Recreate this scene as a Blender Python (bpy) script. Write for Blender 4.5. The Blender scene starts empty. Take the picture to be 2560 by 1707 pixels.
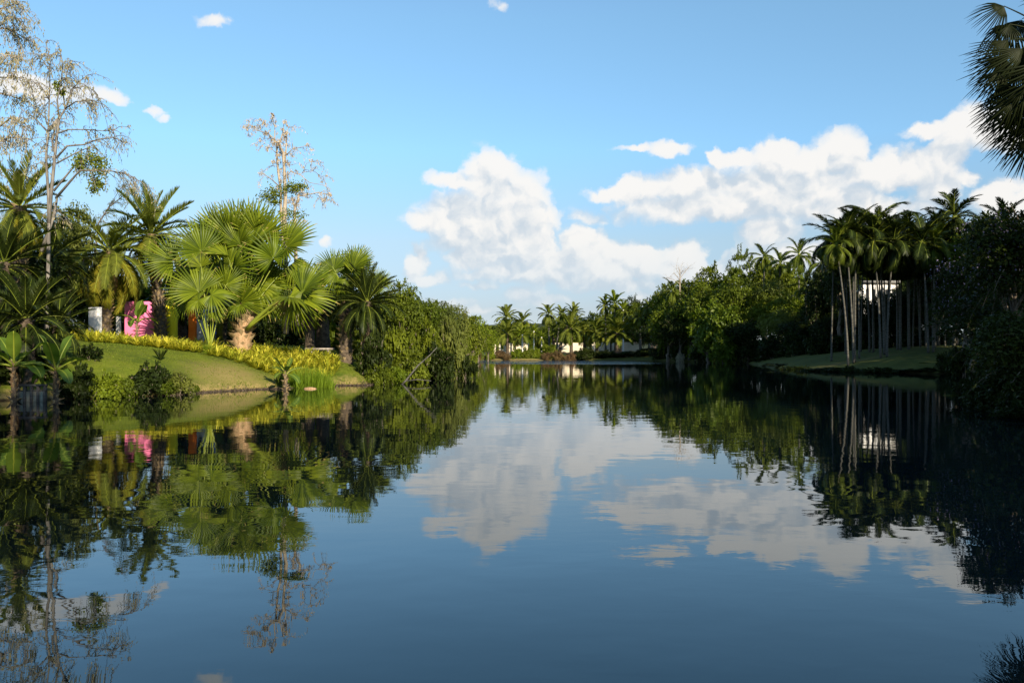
import bpy, math, random
import numpy as np
from mathutils import Vector, Matrix, Euler
R = math.radians
random.seed(7); RNG = np.random.default_rng(7)
SC = bpy.context.scene
COL = SC.collection

# ------------------------------------------------------------------ camera
F = 800.0            # focal length in units of a 1024 pixel wide frame
CAMH = 2.2
cam = bpy.data.cameras.new("camera"); cam.sensor_width = 36; cam.lens = 36 * F / 1024
cam.shift_y = 10 / 1024; cam.clip_start = .1; cam.clip_end = 20000
camo = bpy.data.objects.new("camera", cam); COL.objects.link(camo)
camo.location = (0, 0, CAMH); camo.rotation_euler = (R(90), 0, 0); SC.camera = camo
SC.view_settings.view_transform = 'Standard'; SC.view_settings.look = 'None'
SC.view_settings.gamma = 1; SC.view_settings.exposure = 0.75; SC.view_settings.use_curve_mapping = False
SC.cycles.max_bounces = 6; SC.cycles.transparent_max_bounces = 4; SC.cycles.transmission_bounces = 3
SC.cycles.glossy_bounces = 3; SC.cycles.diffuse_bounces = 3
SC.cycles.sample_clamp_indirect = 4

# ------------------------------------------------------------------ sun
SUN_AZ, SUN_EL = 152.0, 24.0        # clockwise from +Y
sl = bpy.data.lights.new("sun", 'SUN'); sl.energy = 5.0; sl.angle = R(.5); sl.color = (1, .86, .66)
so = bpy.data.objects.new("sun", sl); COL.objects.link(so)
a, e = R(SUN_AZ), R(SUN_EL)
sdir = Vector((math.sin(a) * math.cos(e), math.cos(a) * math.cos(e), math.sin(e)))
so.rotation_euler = sdir.to_track_quat('Z', 'Y').to_euler(); so.location = (30, -30, 60)

# ------------------------------------------------------------------ node helpers
class NT:
    def __init__(s, tree): s.t = tree
    def n(s, typ, **kw):
        nd = s.t.nodes.new(typ)
        for k, v in kw.items(): setattr(nd, k, v)
        return nd
    def put(s, sock, v):
        if isinstance(v, bpy.types.NodeSocket): s.t.links.new(v, sock)
        elif v is not None: sock.default_value = v
    def m(s, op, a, b=None, c=None, clamp=False):
        nd = s.n('ShaderNodeMath', operation=op); nd.use_clamp = clamp
        s.put(nd.inputs[0], a); s.put(nd.inputs[1], b); s.put(nd.inputs[2], c)
        return nd.outputs[0]
    def v(s, op, a, b=None, c=None):
        nd = s.n('ShaderNodeVectorMath', operation=op)
        s.put(nd.inputs[0], a); s.put(nd.inputs[1], b); s.put(nd.inputs[2], c)
        return nd.outputs['Value'] if op in ('DOT_PRODUCT', 'LENGTH') else nd.outputs[0]
    def mix(s, f, a, b, typ='RGBA'):
        nd = s.n('ShaderNodeMix', data_type='RGBA'); s.put(nd.inputs[0], f); s.put(nd.inputs[6], a); s.put(nd.inputs[7], b)
        return nd.outputs[2]
    def noise(s, vec, scale, detail=3, rough=.5, dist=0, dims='3D'):
        nd = s.n('ShaderNodeTexNoise', noise_dimensions=dims); s.put(nd.inputs['Vector'], vec)
        nd.inputs['Scale'].default_value = scale; nd.inputs['Detail'].default_value = detail
        nd.inputs['Roughness'].default_value = rough; nd.inputs['Distortion'].default_value = dist
        return nd.outputs[0]
    def rng(s, v, a, b, c=0, d=1, smooth=True):
        nd = s.n('ShaderNodeMapRange', interpolation_type='SMOOTHSTEP' if smooth else 'LINEAR')
        for i, x in enumerate((v, a, b, c, d)): s.put(nd.inputs[i], x)
        return nd.outputs[0]
    def comb(s, x, y, z):
        nd = s.n('ShaderNodeCombineXYZ'); s.put(nd.inputs[0], x); s.put(nd.inputs[1], y); s.put(nd.inputs[2], z); return nd.outputs[0]

def rgb(c): return (c[0], c[1], c[2], 1)

# ------------------------------------------------------------------ world: Nishita sky with cumulus
W = bpy.data.worlds.new("World"); SC.world = W; W.use_nodes = True
wt = NT(W.node_tree); bg = W.node_tree.nodes['Background']
sky = wt.n('ShaderNodeTexSky', sky_type='NISHITA'); sky.sun_disc = False
sky.sun_elevation = R(SUN_EL); sky.sun_rotation = R(SUN_AZ)
sky.altitude = 800; sky.air_density = 1.0; sky.dust_density = .3; sky.ozone_density = 2.0
SKY_STRENGTH = .15
dirv = wt.n('ShaderNodeTexCoord').outputs['Generated']
sep = wt.n('ShaderNodeSeparateXYZ'); wt.put(sep.inputs[0], dirv)
az = wt.m('ARCTAN2', sep.outputs[0], sep.outputs[1]); el = wt.m('ARCSINE', sep.outputs[2])
P0 = wt.comb(az, el, 0.0)
# cumulus masses: (x, y, half width, half height, strength), degrees of arc measured off the horizon
BL = [(1125,415,70,62,1),(1040,412,72,22,.75),(1195,455,70,62,.9),(1110,500,130,55,1),(1000,505,75,30,.8),(1180,560,130,62,1),
 (1095,590,70,32,1),(1250,600,95,50,1),(1335,570,55,50,1),(1400,610,95,52,1),(1465,605,60,45,1),(1565,610,62,48,1),(958,605,28,52,.9),
 (985,640,60,22,.7),(1200,672,55,22,.6),(1100,655,60,16,.55),(1500,690,150,28,.55),(1250,690,90,20,.5),(1700,640,110,50,.7),
 (1655,362,24,24,1),(1700,362,36,20,1),(1778,368,46,45,1),(1855,378,50,42,1),(1930,358,62,46,1),(1985,400,55,36,1),(1800,425,180,46,1),
 (1590,425,110,38,1),(1470,438,66,36,1),(1400,440,60,22,.8),(1650,475,230,34,1),(1900,470,130,40,1),(2075,395,100,44,1),(2150,410,60,56,1),
 (2180,350,42,45,1),(2130,305,40,26,.8),(2230,300,72,40,1),(2310,310,60,30,.9),(2228,408,28,18,.8),(2310,450,52,34,1),(2370,490,90,45,1),
 (2000,490,60,44,1),(1760,530,70,45,.8),(1860,590,170,40,.9),(2100,480,70,24,.6),(1460,338,58,11,.6),(1545,340,56,22,.75),
 (250,228,42,17,.6),(120,215,110,28,.5),(350,245,26,10,.4),(375,262,18,9,.36),(490,50,30,17,.46),(1135,12,34,22,.3),(746,546,18,15,.5),(2200,560,160,40,.8),
 (1200,625,190,26,.85),(1420,655,130,22,.7),(1560,700,190,20,.6),(1130,715,120,14,.5),(1060,475,80,40,.9),(1210,510,80,50,.9),(1130,545,140,45,1),(1290,640,120,28,.7),(1600,650,90,30,.7),(1000,700,120,16,.4),(60,200,60,24,.7),(1350,500,50,26,.42)]
def blob_field(P):
    acc = None
    for x, y, rx, ry, s in BL:
        u = (x * .43537 - 512) / F; v = (351 - y * .43537) / F
        A = math.atan(u); E_ = math.atan(v * math.cos(A)); kx = F / (rx * .43537) ; ky = F / (ry * .43537)
        q = wt.v('MULTIPLY_ADD', P, (kx * .84, ky * .84, 0), (-A * kx * .84, -E_ * ky * .84, 0))
        d = wt.m('SUBTRACT', s, wt.v('DOT_PRODUCT', q, q))
        acc = d if acc is None else wt.m('SMOOTH_MAX', acc, d, .35)
    return acc
def generic(P):                      # the same kind of cloud over the rest of the sky, outside the frame
    w = wt.m('SUBTRACT', wt.m('MULTIPLY', wt.noise(wt.v('MULTIPLY', P, (2.2, 5.5, 1)), 1.0, 2, .5), 4.5), 2.55)
    side = wt.rng(wt.m('ABSOLUTE', az), .62, .8, -3, 0)
    lim = wt.rng(el, .15, .6, 0, -1.6)
    return wt.m('ADD', wt.m('ADD', w, side), lim)
def billow(P, sc):                   # rounded puffs
    vn = wt.n('ShaderNodeTexVoronoi', feature='SMOOTH_F1'); wt.put(vn.inputs['Vector'], P); vn.inputs['Scale'].default_value = sc; vn.inputs['Smoothness'].default_value = .35
    return wt.m('SUBTRACT', .5, vn.outputs['Distance'])
def macro(P): return wt.m('ADD', wt.m('MAXIMUM', wt.m('MAXIMUM', blob_field(P), generic(P)), -1.5), .10)
def detail(P):
    nA = wt.noise(wt.v('ADD', P, (3.1, .7, .3)), 26, 6, .6)
    d_ = wt.m('MULTIPLY_ADD', wt.m('SUBTRACT', nA, .5), 1.6, wt.m('MULTIPLY', billow(P, 34), .85))
    return wt.m('MULTIPLY_ADD', billow(P, 82), .4, d_)
# domain warp, so that the outlines billow
wn = wt.n('ShaderNodeTexNoise'); wt.put(wn.inputs['Vector'], P0); wn.inputs['Scale'].default_value = 22; wn.inputs['Detail'].default_value = 5; wn.inputs['Roughness'].default_value = .6
warp = wt.v('MULTIPLY_ADD', wt.v('SUBTRACT', wn.outputs[1], (.5, .5, .5)), (.05, .035, 0), P0)
m0 = macro(warp); f0 = wt.m('ADD', m0, detail(warp)); w1_ = wt.v('ADD', warp, (.006, .010, 0)); w2_ = wt.v('ADD', warp, (.010, .024, 0)); m1 = macro(w2_)
dens = wt.m('MULTIPLY', wt.rng(f0, -.12, .42), wt.rng(m0, -.45, .7, .2, 1))
core = wt.rng(m0, .1, .9)
lit = wt.rng(wt.m('ADD', wt.m('MULTIPLY', wt.m('SUBTRACT', detail(warp), detail(w1_)), 1.1), wt.m('MULTIPLY', wt.m('SUBTRACT', m0, m1), .75)), -.62, .55)
low = wt.rng(el, .02, .16)           # nearer the horizon the clouds are seen through more air
lit = wt.m('MULTIPLY', lit, wt.m('MULTIPLY_ADD', low, .25, .75))
ccol = wt.mix(lit, (.60, .68, .76, 1), (.98, .95, .91, 1))
dens = wt.m('MULTIPLY', dens, wt.m('MULTIPLY_ADD', wt.m('MAXIMUM', core, lit), .45, .52))
dens = wt.m('MULTIPLY', dens, wt.m('MULTIPLY_ADD', low, .35, .62), clamp=True)
hz = wt.rng(el, -.02, .5, 1, 0)
skyc = wt.n('ShaderNodeMix', data_type='RGBA', blend_type='MULTIPLY')
wt.put(skyc.inputs[0], 1.0); wt.put(skyc.inputs[6], sky.outputs[0]); 
gr = wt.n('ShaderNodeValToRGB'); wt.put(gr.inputs[0], wt.rng(el, 0, .5, 0, 1, False)); cr = gr.color_ramp    # tuned gain by elevation: dims and tints the Nishita sky towards the horizon
for i_, (po, co) in enumerate([(0, (.29, .34, .5)), (.098, (.365, .35, .415)), (.27, (.59, .56, .53)), (.49, (.72, .87, .86)), (.785, (.84, 1.0, .94)), (1, (.9, 1, 1))]):
    e_ = cr.elements[i_] if i_ < 1 else (cr.elements[-1] if po == 1 else cr.elements.new(po)); e_.position = po; e_.color = rgb(co)
gs_ = wt.n('ShaderNodeVectorMath', operation='SCALE'); wt.put(gs_.inputs[0], gr.outputs[0]); gs_.inputs['Scale'].default_value = .88
wt.put(skyc.inputs[7], gs_.outputs[0])
SKYMUL = skyc
K = 1 / SKY_STRENGTH / 2 ** SC.view_settings.exposure
sc_ = wt.n('ShaderNodeVectorMath', operation='SCALE'); wt.put(sc_.inputs[0], ccol); sc_.inputs['Scale'].default_value = K
fin = wt.mix(dens, skyc.outputs[2], sc_.outputs[0])
wt.put(bg.inputs[0], fin); bg.inputs[1].default_value = SKY_STRENGTH
W.cycles.sampling_method = 'MANUAL'; W.cycles.sample_map_resolution = 512

# ------------------------------------------------------------------ scene graph helpers
def tag(o, label=None, cat=None, group=None, kind=None):
    if label: o['label'] = label
    if cat: o['category'] = cat
    if group: o['group'] = group
    if kind: o['kind'] = kind
    return o
def thing(name, label, cat, loc, rz=0, group=None):
    o = bpy.data.objects.new(name, None); COL.objects.link(o)
    o.location = loc; o.rotation_euler = (0, 0, rz); o.empty_display_size = .2
    return tag(o, label, cat, group)
def part(name, mesh, parent=None, loc=(0, 0, 0), rot=None, mat=None, scale=None):
    o = bpy.data.objects.new(name, mesh); COL.objects.link(o)
    if parent is not None: o.parent = parent
    if mat is not None: o.matrix_local = mat
    else:
        o.location = loc
        if rot: o.rotation_euler = rot
    if scale: o.scale = scale
    return o

def mesh_np(name, V, faces, mats, midx=None, smooth=False, tint=None):
    """V (n,3); faces: list of int arrays (k,3) or (k,4); midx: one material index per array; tint: per vertex float."""
    me = bpy.data.meshes.new(name); V = np.asarray(V, dtype=np.float32)
    fl = [np.asarray(f, dtype=np.int32) for f in faces if len(f)]
    mi = [m for f, m in zip(faces, midx or [0] * len(faces)) if len(f)]
    loops = np.concatenate([f.ravel() for f in fl]); tot = np.concatenate([np.full(len(f), f.shape[1], dtype=np.int32) for f in fl])
    start = np.concatenate([[0], np.cumsum(tot)[:-1]]).astype(np.int32)
    me.vertices.add(len(V)); me.vertices.foreach_set('co', V.ravel())
    me.loops.add(len(loops)); me.loops.foreach_set('vertex_index', loops)
    me.polygons.add(len(tot)); me.polygons.foreach_set('loop_start', start)
    me.polygons.foreach_set('material_index', np.concatenate([np.full(len(f), m, dtype=np.int32) for f, m in zip(fl, mi)]))
    if smooth: me.polygons.foreach_set('use_smooth', np.ones(len(tot), dtype=bool))
    for m in mats: me.materials.append(m)
    if tint is not None:
        at = me.attributes.new('tint', 'FLOAT', 'POINT'); at.data.foreach_set('value', np.asarray(tint, dtype=np.float32))
    me.update(calc_edges=True); me.validate()
    return me

class Geo:
    """collects pieces with a tint per vertex and a material index per face array"""
    def __init__(s): s.V = []; s.F = []; s.M = []; s.T = []; s.n = 0
    def add(s, V, faces, m=0, t=.5):
        V = np.asarray(V, dtype=float).reshape(-1, 3)
        for f in faces:
            f = np.asarray(f)
            if len(f): s.F.append(f + s.n); s.M.append(m)
        s.V.append(V); s.T.append(np.full(len(V), t) if np.isscalar(t) else np.asarray(t)); s.n += len(V)
    def tube(s, P, r, sides=6, m=0, t=.5, cap=True):
        P = np.asarray(P, float); n = len(P); r = np.broadcast_to(np.asarray(r, float), (n,))
        T = np.gradient(P, axis=0); T /= np.linalg.norm(T, axis=1)[:, None] + 1e-9
        ref = np.array([0, 0, 1.]) if abs(T[0][2]) < .9 else np.array([1., 0, 0])
        U = np.cross(T, ref); U /= np.linalg.norm(U, axis=1)[:, None] + 1e-9; Vv = np.cross(T, U)
        an = np.arange(sides) * 2 * np.pi / sides
        V = P[:, None] + r[:, None, None] * (np.cos(an)[None, :, None] * U[:, None] + np.sin(an)[None, :, None] * Vv[:, None])
        i = np.arange(n - 1)[:, None] * sides; j = np.arange(sides)[None]; k = (j + 1) % sides
        q = np.stack([i + j, i + k, i + sides + k, i + sides + j], -1).reshape(-1, 4)
        fs = [q]; V = V.reshape(-1, 3)
        if cap:
            V = np.vstack([V, P[-1:], P[:1]]); c = n * sides; b = (n - 1) * sides; jj = np.arange(sides); kk = (jj + 1) % sides
            fs.append(np.stack([b + jj, b + kk, np.full(sides, c)], -1)); fs.append(np.stack([kk, jj, np.full(sides, c + 1)], -1))
        s.add(V, fs, m, t)
    def box(s, c, d, m=0, t=.5, rz=0):
        x, y, z = [k / 2 for k in d]
        V = np.array([[i, j, k] for i in (-x, x) for j in (-y, y) for k in (-z, z)])
        if rz: ca, sa = math.cos(rz), math.sin(rz); V = V @ np.array([[ca, sa, 0], [-sa, ca, 0], [0, 0, 1]])
        s.add(V + np.array(c), [np.array([[0, 1, 3, 2], [4, 6, 7, 5], [0, 4, 5, 1], [2, 3, 7, 6], [0, 2, 6, 4], [1, 5, 7, 3]])], m, t)
    def cards(s, C, D, N, L, Wd, m=0, t=None, bend=.25):
        """leaf shaped cards (two folded triangles pairs): base, left, right, tip"""
        n = len(C); D = D / (np.linalg.norm(D, axis=1)[:, None] + 1e-9)
        S = np.cross(D, N); S /= np.linalg.norm(S, axis=1)[:, None] + 1e-9; U = np.cross(S, D)
        L = np.broadcast_to(np.asarray(L, float), (n,))[:, None]; Wd = np.broadcast_to(np.asarray(Wd, float), (n,))[:, None]
        b = C; mid = C + D * L * .45 + U * L * bend * .3; l = mid + S * Wd * .5; r = mid - S * Wd * .5; tip = C + D * L - U * L * bend * .3
        V = np.stack([b, l, tip, r], 1).reshape(-1, 3); i = np.arange(n)[:, None] * 4
        tt = np.repeat(RNG.random(n) if t is None else t, 4)
        s.add(V, [np.concatenate([i + np.array([[0, 1, 2]]), i + np.array([[0, 2, 3]])])], m, tt)
    def mesh(s, name, mats, smooth=False):
        return mesh_np(name, np.vstack(s.V), s.F, mats, s.M, smooth, np.concatenate(s.T))

# ------------------------------------------------------------------ materials
def leaf_mat(name, ca, cb, trans=.3, rough=.45, spec=.25, tcol=None, vary=.12):
    m = bpy.data.materials.new(name); m.use_nodes = True; t = NT(m.node_tree); m.node_tree.nodes.clear()
    at = t.n('ShaderNodeAttribute', attribute_name='tint').outputs['Fac']
    oi = t.n('ShaderNodeObjectInfo'); tc = t.n('ShaderNodeTexCoord').outputs['Object']
    no = t.noise(tc, .9, 3)
    f = t.m('ADD', t.m('MULTIPLY', at, .7), t.m('MULTIPLY', no, .45)); f = t.m('SUBTRACT', f, .12, clamp=True)
    c = t.mix(f, rgb(ca), rgb(cb))
    hs = t.n('ShaderNodeHueSaturation'); t.put(hs.inputs['Color'], c)
    t.put(hs.inputs['Value'], t.m('MULTIPLY_ADD', oi.outputs['Random'], vary * 2.4, 1 - vary))
    t.put(hs.inputs['Hue'], t.m('MULTIPLY_ADD', oi.outputs['Random'], -.02, .51))
    pb = t.n('ShaderNodeBsdfPrincipled'); t.put(pb.inputs['Base Color'], hs.outputs[0]); pb.inputs['Roughness'].default_value = rough
    pb.inputs['Specular IOR Level'].default_value = spec
    tr = t.n('ShaderNodeBsdfTranslucent')
    tm = t.n('ShaderNodeMix', data_type='RGBA', blend_type='MULTIPLY'); t.put(tm.inputs[0], 1.0); t.put(tm.inputs[6], hs.outputs[0]); t.put(tm.inputs[7], rgb(tcol or (1.5, 1.6, .6)))
    t.put(tr.inputs[0], tm.outputs[2])
    mx = t.n('ShaderNodeMixShader'); mx.inputs[0].default_value = trans; t.put(mx.inputs[1], pb.outputs[0]); t.put(mx.inputs[2], tr.outputs[0])
    o = t.n('ShaderNodeOutputMaterial'); t.put(o.inputs[0], mx.outputs[0]); return m
def solid_mat(name, ca, cb, scale=3, rough=.8, bump=.02, detail=5, stretch=(1, 1, 1), spec=.2, lo=.35, hi=.65):
    m = bpy.data.materials.new(name); m.use_nodes = True; t = NT(m.node_tree); pb = m.node_tree.nodes['Principled BSDF']
    tc = t.v('MULTIPLY', t.n('ShaderNodeTexCoord').outputs['Object'], stretch)
    n1 = t.noise(tc, scale, detail, .6); t.put(pb.inputs['Base Color'], t.mix(t.rng(n1, lo, hi), rgb(ca), rgb(cb)))
    pb.inputs['Roughness'].default_value = rough; pb.inputs['Specular IOR Level'].default_value = spec
    if bump:
        b = t.n('ShaderNodeBump'); b.inputs['Distance'].default_value = bump; b.inputs['Strength'].default_value = .7
        t.put(b.inputs['Height'], t.noise(tc, scale * 2.5, 4, .6)); t.put(pb.inputs['Normal'], b.outputs[0])
    return m

M = {}
M['fan'] = leaf_mat('fan_palm_leaf', (.035, .060, .004), (.18, .225, .012), .22, .4, .18, (1.4,1.5,.4))
M['fan_tip'] = leaf_mat('fan_palm_leaf_tip', (.28, .24, .05), (.34, .27, .09), .25, .6, .1)
M['petiole'] = leaf_mat('palm_petiole', (.17, .22, .02), (.24, .27, .035), .05, .4, .3)
M['date'] = leaf_mat('date_palm_leaf', (.070, .092, .014), (.16, .18, .025), .28, .42, .10)
M['dateyel'] = leaf_mat('old_date_palm_leaf', (.11, .12, .012), (.25, .22, .02), .28, .45, .10)
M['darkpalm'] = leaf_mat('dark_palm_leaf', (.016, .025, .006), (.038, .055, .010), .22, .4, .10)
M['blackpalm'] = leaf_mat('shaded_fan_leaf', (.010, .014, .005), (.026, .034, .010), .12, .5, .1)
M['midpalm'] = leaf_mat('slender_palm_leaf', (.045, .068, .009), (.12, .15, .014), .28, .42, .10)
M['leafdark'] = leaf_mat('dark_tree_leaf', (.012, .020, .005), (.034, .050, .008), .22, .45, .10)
M['leafmid'] = leaf_mat('tree_leaf', (.036, .056, .006), (.15, .185, .014), .28, .45, .10)
M['leaflime'] = leaf_mat('lime_tree_leaf', (.08, .12, .008), (.18, .22, .014), .32, .45, .10)
M['leafolive'] = leaf_mat('olive_tree_leaf', (.06, .080, .018), (.155, .175, .03), .28, .5, .10)
M['rust'] = leaf_mat('rusty_shrub_leaf', (.10, .06, .03), (.18, .12, .05), .2, .6, .1, (1.3, 1, .7))
M['vine'] = leaf_mat('climbing_vine_leaf', (.07, .10, .012), (.20, .24, .03), .35, .5, .15)
M['lawnblade'] = leaf_mat('lawn_blade', (.065, .10, .009), (.14, .18, .018), .2, .6, .1)
M['bigleaf'] = leaf_mat('large_tree_leaf', (.05, .085, .006), (.15, .19, .012), .3, .45, .2)
M['pale'] = leaf_mat('pale_shrub_leaf', (.25, .25, .15), (.45, .42, .3), .2, .6, .1, (1.1, 1, .9))
M['lilac'] = leaf_mat('lilac_blossom', (.16, .13, .22), (.30, .25, .36), .25, .6, .1, (1.1, 1, 1.2))
M['yellow'] = leaf_mat('bromeliad_leaf', (.22, .26, .015), (.62, .55, .06), .3, .4, .2, (1.2, 1.2, .5))
M['grassy'] = leaf_mat('tall_grass_blade', (.10, .16, .008), (.22, .30, .02), .32, .5, .2)
M['paddle'] = leaf_mat('banana_leaf', (.06, .11, .012), (.13, .19, .02), .32, .35, .35)
M['deadleaf'] = leaf_mat('dead_hanging_leaf', (.30, .24, .15), (.62, .52, .36), .25, .7, .05, (1.1, 1, .7))
M['deadmix'] = leaf_mat('dry_hanging_leaf', (.10, .115, .035), (.46, .40, .23), .25, .6, .1, (1.2, 1.1, .6))
M['deadfrond'] = leaf_mat('dead_palm_frond', (.22, .13, .06), (.36, .24, .11), .15, .7, .05, (1.1, 1, .7))
M['bark'] = solid_mat('tree_bark', (.10, .08, .06), (.20, .165, .125), 2.5, .9, .03, stretch=(3, 3, .6))
M['drybark'] = solid_mat('dry_tree_bark', (.12, .11, .095), (.24, .22, .19), 2.5, .9, .02, stretch=(3, 3, .6))
M['palebark'] = solid_mat('pale_tree_bark', (.26, .21, .15), (.40, .34, .26), 2.2, .85, .02, stretch=(3, 3, .7))
M['greybark'] = solid_mat('grey_palm_bark', (.05, .048, .04), (.12, .115, .095), 3, .85, .01, stretch=(.6, .6, 4))
M['datebark'] = solid_mat('rough_palm_trunk', (.05, .038, .028), (.13, .10, .07), 5, .95, .06, stretch=(1, 1, 1))
M['orangebark'] = solid_mat('fibrous_palm_trunk', (.26, .16, .08), (.42, .28, .16), 3, .9, .04, stretch=(3, 3, .5))
M['boot'] = solid_mat('palm_leaf_base', (.26, .18, .09), (.42, .32, .18), 5, .8, .02)
M['stone'] = solid_mat('stone', (.2, .17, .14), (.34, .3, .26), 4, .9, .03)
M['timber'] = solid_mat('weathered_timber', (.06, .055, .05), (.13, .12, .11), 4, .85, .01, stretch=(1, 1, 6))
M['panel'] = solid_mat('rendered_masonry_panel', (.20, .18, .13), (.30, .27, .20), 3, .9, .01)
M['panelblue'] = solid_mat('grey_green_masonry_panel', (.15, .18, .16), (.22, .25, .22), 3, .9, .01)
M['pink'] = solid_mat('pink_plaster', (.84, .20, .40), (.88, .23, .43), 1.2, .75, .003)
M['shadedside'] = solid_mat('shaded_wall_end', (.62, .04, .05), (.7, .06, .06), 1.2, .75, .003)  # red tone of the left wall ends: their shade put into the colour
M['ywall'] = solid_mat('yellow_plaster', (.80, .68, .02), (.84, .74, .03), 1.2, .75, .003)
M['orange'] = solid_mat('orange_plaster', (.80, .16, .01), (.84, .20, .02), 1.2, .75, .003)
M['white'] = solid_mat('white_plaster', (.72, .71, .68), (.82, .81, .78), .8, .75, .003)
M['cream'] = solid_mat('cream_plaster', (.55, .48, .36), (.70, .62, .46), .35, .8, .003)
M['blue'] = solid_mat('blue_plaster', (.16, .32, .75), (.20, .38, .8), 1.2, .75, .003)
M['roof'] = solid_mat('grey_roof', (.18, .18, .17), (.28, .27, .26), 2, .8, .01)
M['frame'] = solid_mat('dark_window_frame', (.05, .05, .05), (.08, .08, .08), 2, .5, 0)
M['feather'] = solid_mat('dark_feathers', (.015, .015, .018), (.03, .03, .035), 9, .7, 0)
g_ = bpy.data.materials.new('window_glass'); g_.use_nodes = True; p_ = g_.node_tree.nodes['Principled BSDF']
p_.inputs['Base Color'].default_value = (.03, .04, .05, 1); p_.inputs['Roughness'].default_value = .06; M['glass'] = g_

# ------------------------------------------------------------------ placing helpers
SHORE = np.array([(-60,-8),(-60,22),(-36,31),(-26,34.5),(-21.8,36.2),(-19.5,38.2),(-17.2,39.8),(-16.2,43.5),(-14.6,46.4),(-13.4,47.2),(-13.6,50),(-12.6,51.4),
 (-9.6,51.6),(-8.8,55),(-9.3,62),(-7.2,69),(-7.3,85),(-10,110),(-14,150),(-19,193),(-10,198),(5,197),(15,199),(25,196),(33,184),(40,165),(43.5,148),
 (37.5,120),(34.4,103),(35.2,93),(36.8,86),(39.7,80.5),(43,77),(45.5,70),(37,56),(27.6,45.5),(22.4,40),(20.9,37.2),(19.3,33),(17.4,27),(15.6,20),(13,12),(9,3.5),(4,1.6),(-6,1.6),(-30,-6)], float)
def sdist(x, y):
    x = np.asarray(x, float); y = np.asarray(y, float); d = np.full(x.shape, 1e9); ins = np.zeros(x.shape, bool); n = len(SHORE)
    for i in range(n):
        ax, ay = SHORE[i]; bx, by = SHORE[(i + 1) % n]; ex, ey = bx - ax, by - ay
        t = np.clip(((x - ax) * ex + (y - ay) * ey) / (ex * ex + ey * ey), 0, 1)
        d = np.minimum(d, np.hypot(x - ax - t * ex, y - ay - t * ey))
        c = ((ay > y) != (by > y)) & (x < ex * (y - ay) / (ey + 1e-12) + ax); ins ^= c
    return np.where(ins, -d, d)
def ss(v, a, b): t = np.clip((v - a) / (b - a), 0, 1); return t * t * (3 - 2 * t)
def height(x, y):
    x = np.asarray(x, float); y = np.asarray(y, float)
    w = .35 * np.sin(x * .9 + 1.3 * np.sin(y * .5)) + .25 * np.sin(y * 1.3 + x * .4) + .12 * np.sin(x * 3.1 + y * 2.3)
    d = sdist(x, y) + w * .8 * ss(np.abs(sdist(x, y)), 0, .01) * .5
    right = ss(x, 8, 20); far = ss(y, 175, 192); rnear = right * (1 - ss(y, 58, 74))
    A = 2.9 + right * .65 - far * 2.0 * (1 - right) - far * right * 1.2 - rnear * 2.0
    A = A - 1.8 * (1 - ss(y, 8, 28)) * (1 - right)
    s = 5.2 + right * 8 + far * 2
    up = A * (1 - np.exp(-np.maximum(d, 0) / s)) + .13 * ss(d, 0, .35)
    up += 3.0 * np.exp(-((x - 74) ** 2 + (y - 172) ** 2) / (2 * 22 ** 2)) * ss(d, 0, 14)
    up += .10 * np.sin(x * .45 + 2) * np.sin(y * .38) * ss(d, 1, 6)
    up += 50 * np.exp(-((x - 60) / 420) ** 2 - ((y - 1500) / 260) ** 2) + 40 * np.exp(-((x + 700) / 500) ** 2 - ((y - 1700) / 260) ** 2)
    dn = -.06 - np.minimum(2.2, .55 * -d)
    return np.where(d > 0, up, dn)
def gh(x, y): return float(height(np.array([x]), np.array([y]))[0])
def X(px, D): return (px - 512) / F * D
def Z(py, D): return CAMH + (351 - py) / F * D
def at(px, D, dz=-.05): x = X(px, D); return (x, D, gh(x, D) + dz)
def PX(px, py, D): return Vector((X(px, D), D, Z(py, D)))

# ------------------------------------------------------------------ ground
def axis(lo, f0, f1, hi, fine, grow=1.18):
    v = list(np.arange(f0, f1, fine)); s = fine
    while v[-1] < hi: s *= grow; v.append(v[-1] + s)
    s = fine; w = [f0]
    while w[-1] > lo: s *= grow; w.append(w[-1] - s)
    return np.array(sorted(w[1:]) + v)
gx = axis(-4500, -46, 64, 4500, .75); gy = axis(-3000, -6, 118, 6000, .75, 1.05)
GX, GY = np.meshgrid(gx, gy); GZ = height(GX, GY)
nx, ny = len(gx), len(gy); ii = (np.arange(ny - 1)[:, None] * nx + np.arange(nx - 1)[None]).ravel()
gm = bpy.data.materials.new('lawn_and_earth'); gm.use_nodes = True; t = NT(gm.node_tree); pb = gm.node_tree.nodes['Principled BSDF']
pos = t.n('ShaderNodeNewGeometry').outputs['Position']; sp = t.n('ShaderNodeSeparateXYZ'); t.put(sp.inputs[0], pos)
n1 = t.noise(pos, .35, 5, .6); n2 = t.noise(pos, 2.3, 5, .65); n3 = t.noise(pos, 14, 3, .7)
green = t.mix(t.rng(n1, .35, .65), (.060, .092, .008, 1), (.135, .165, .014, 1))
green = t.mix(t.m('MULTIPLY', t.rng(n2, .45, .75), .55), green, (.16, .155, .03, 1))
dry = t.mix(t.rng(n2, .3, .7), (.26, .19, .07, 1), (.34, .25, .10, 1))
def spot(x, y, rx, ry, k):
    q = t.v('MULTIPLY_ADD', pos, (1 / rx, 1 / ry, 0), (-x / rx, -y / ry, 0)); d = t.v('LENGTH', q)
    return t.m('MULTIPLY', t.rng(t.m('ADD', t.m('MULTIPLY', n2, 1.6), t.m('MULTIPLY_ADD', n1, .8, d)), 1.2, 2.5, 1, 0), k)
dm = t.m('MAXIMUM', spot(-16.4, 46.2, 2.6, 3.0, .75), t.m('MAXIMUM', spot(-13.5, 49, 2.5, 1.2, .35), spot(40, 93, 6, 1.6, .8)))
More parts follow.
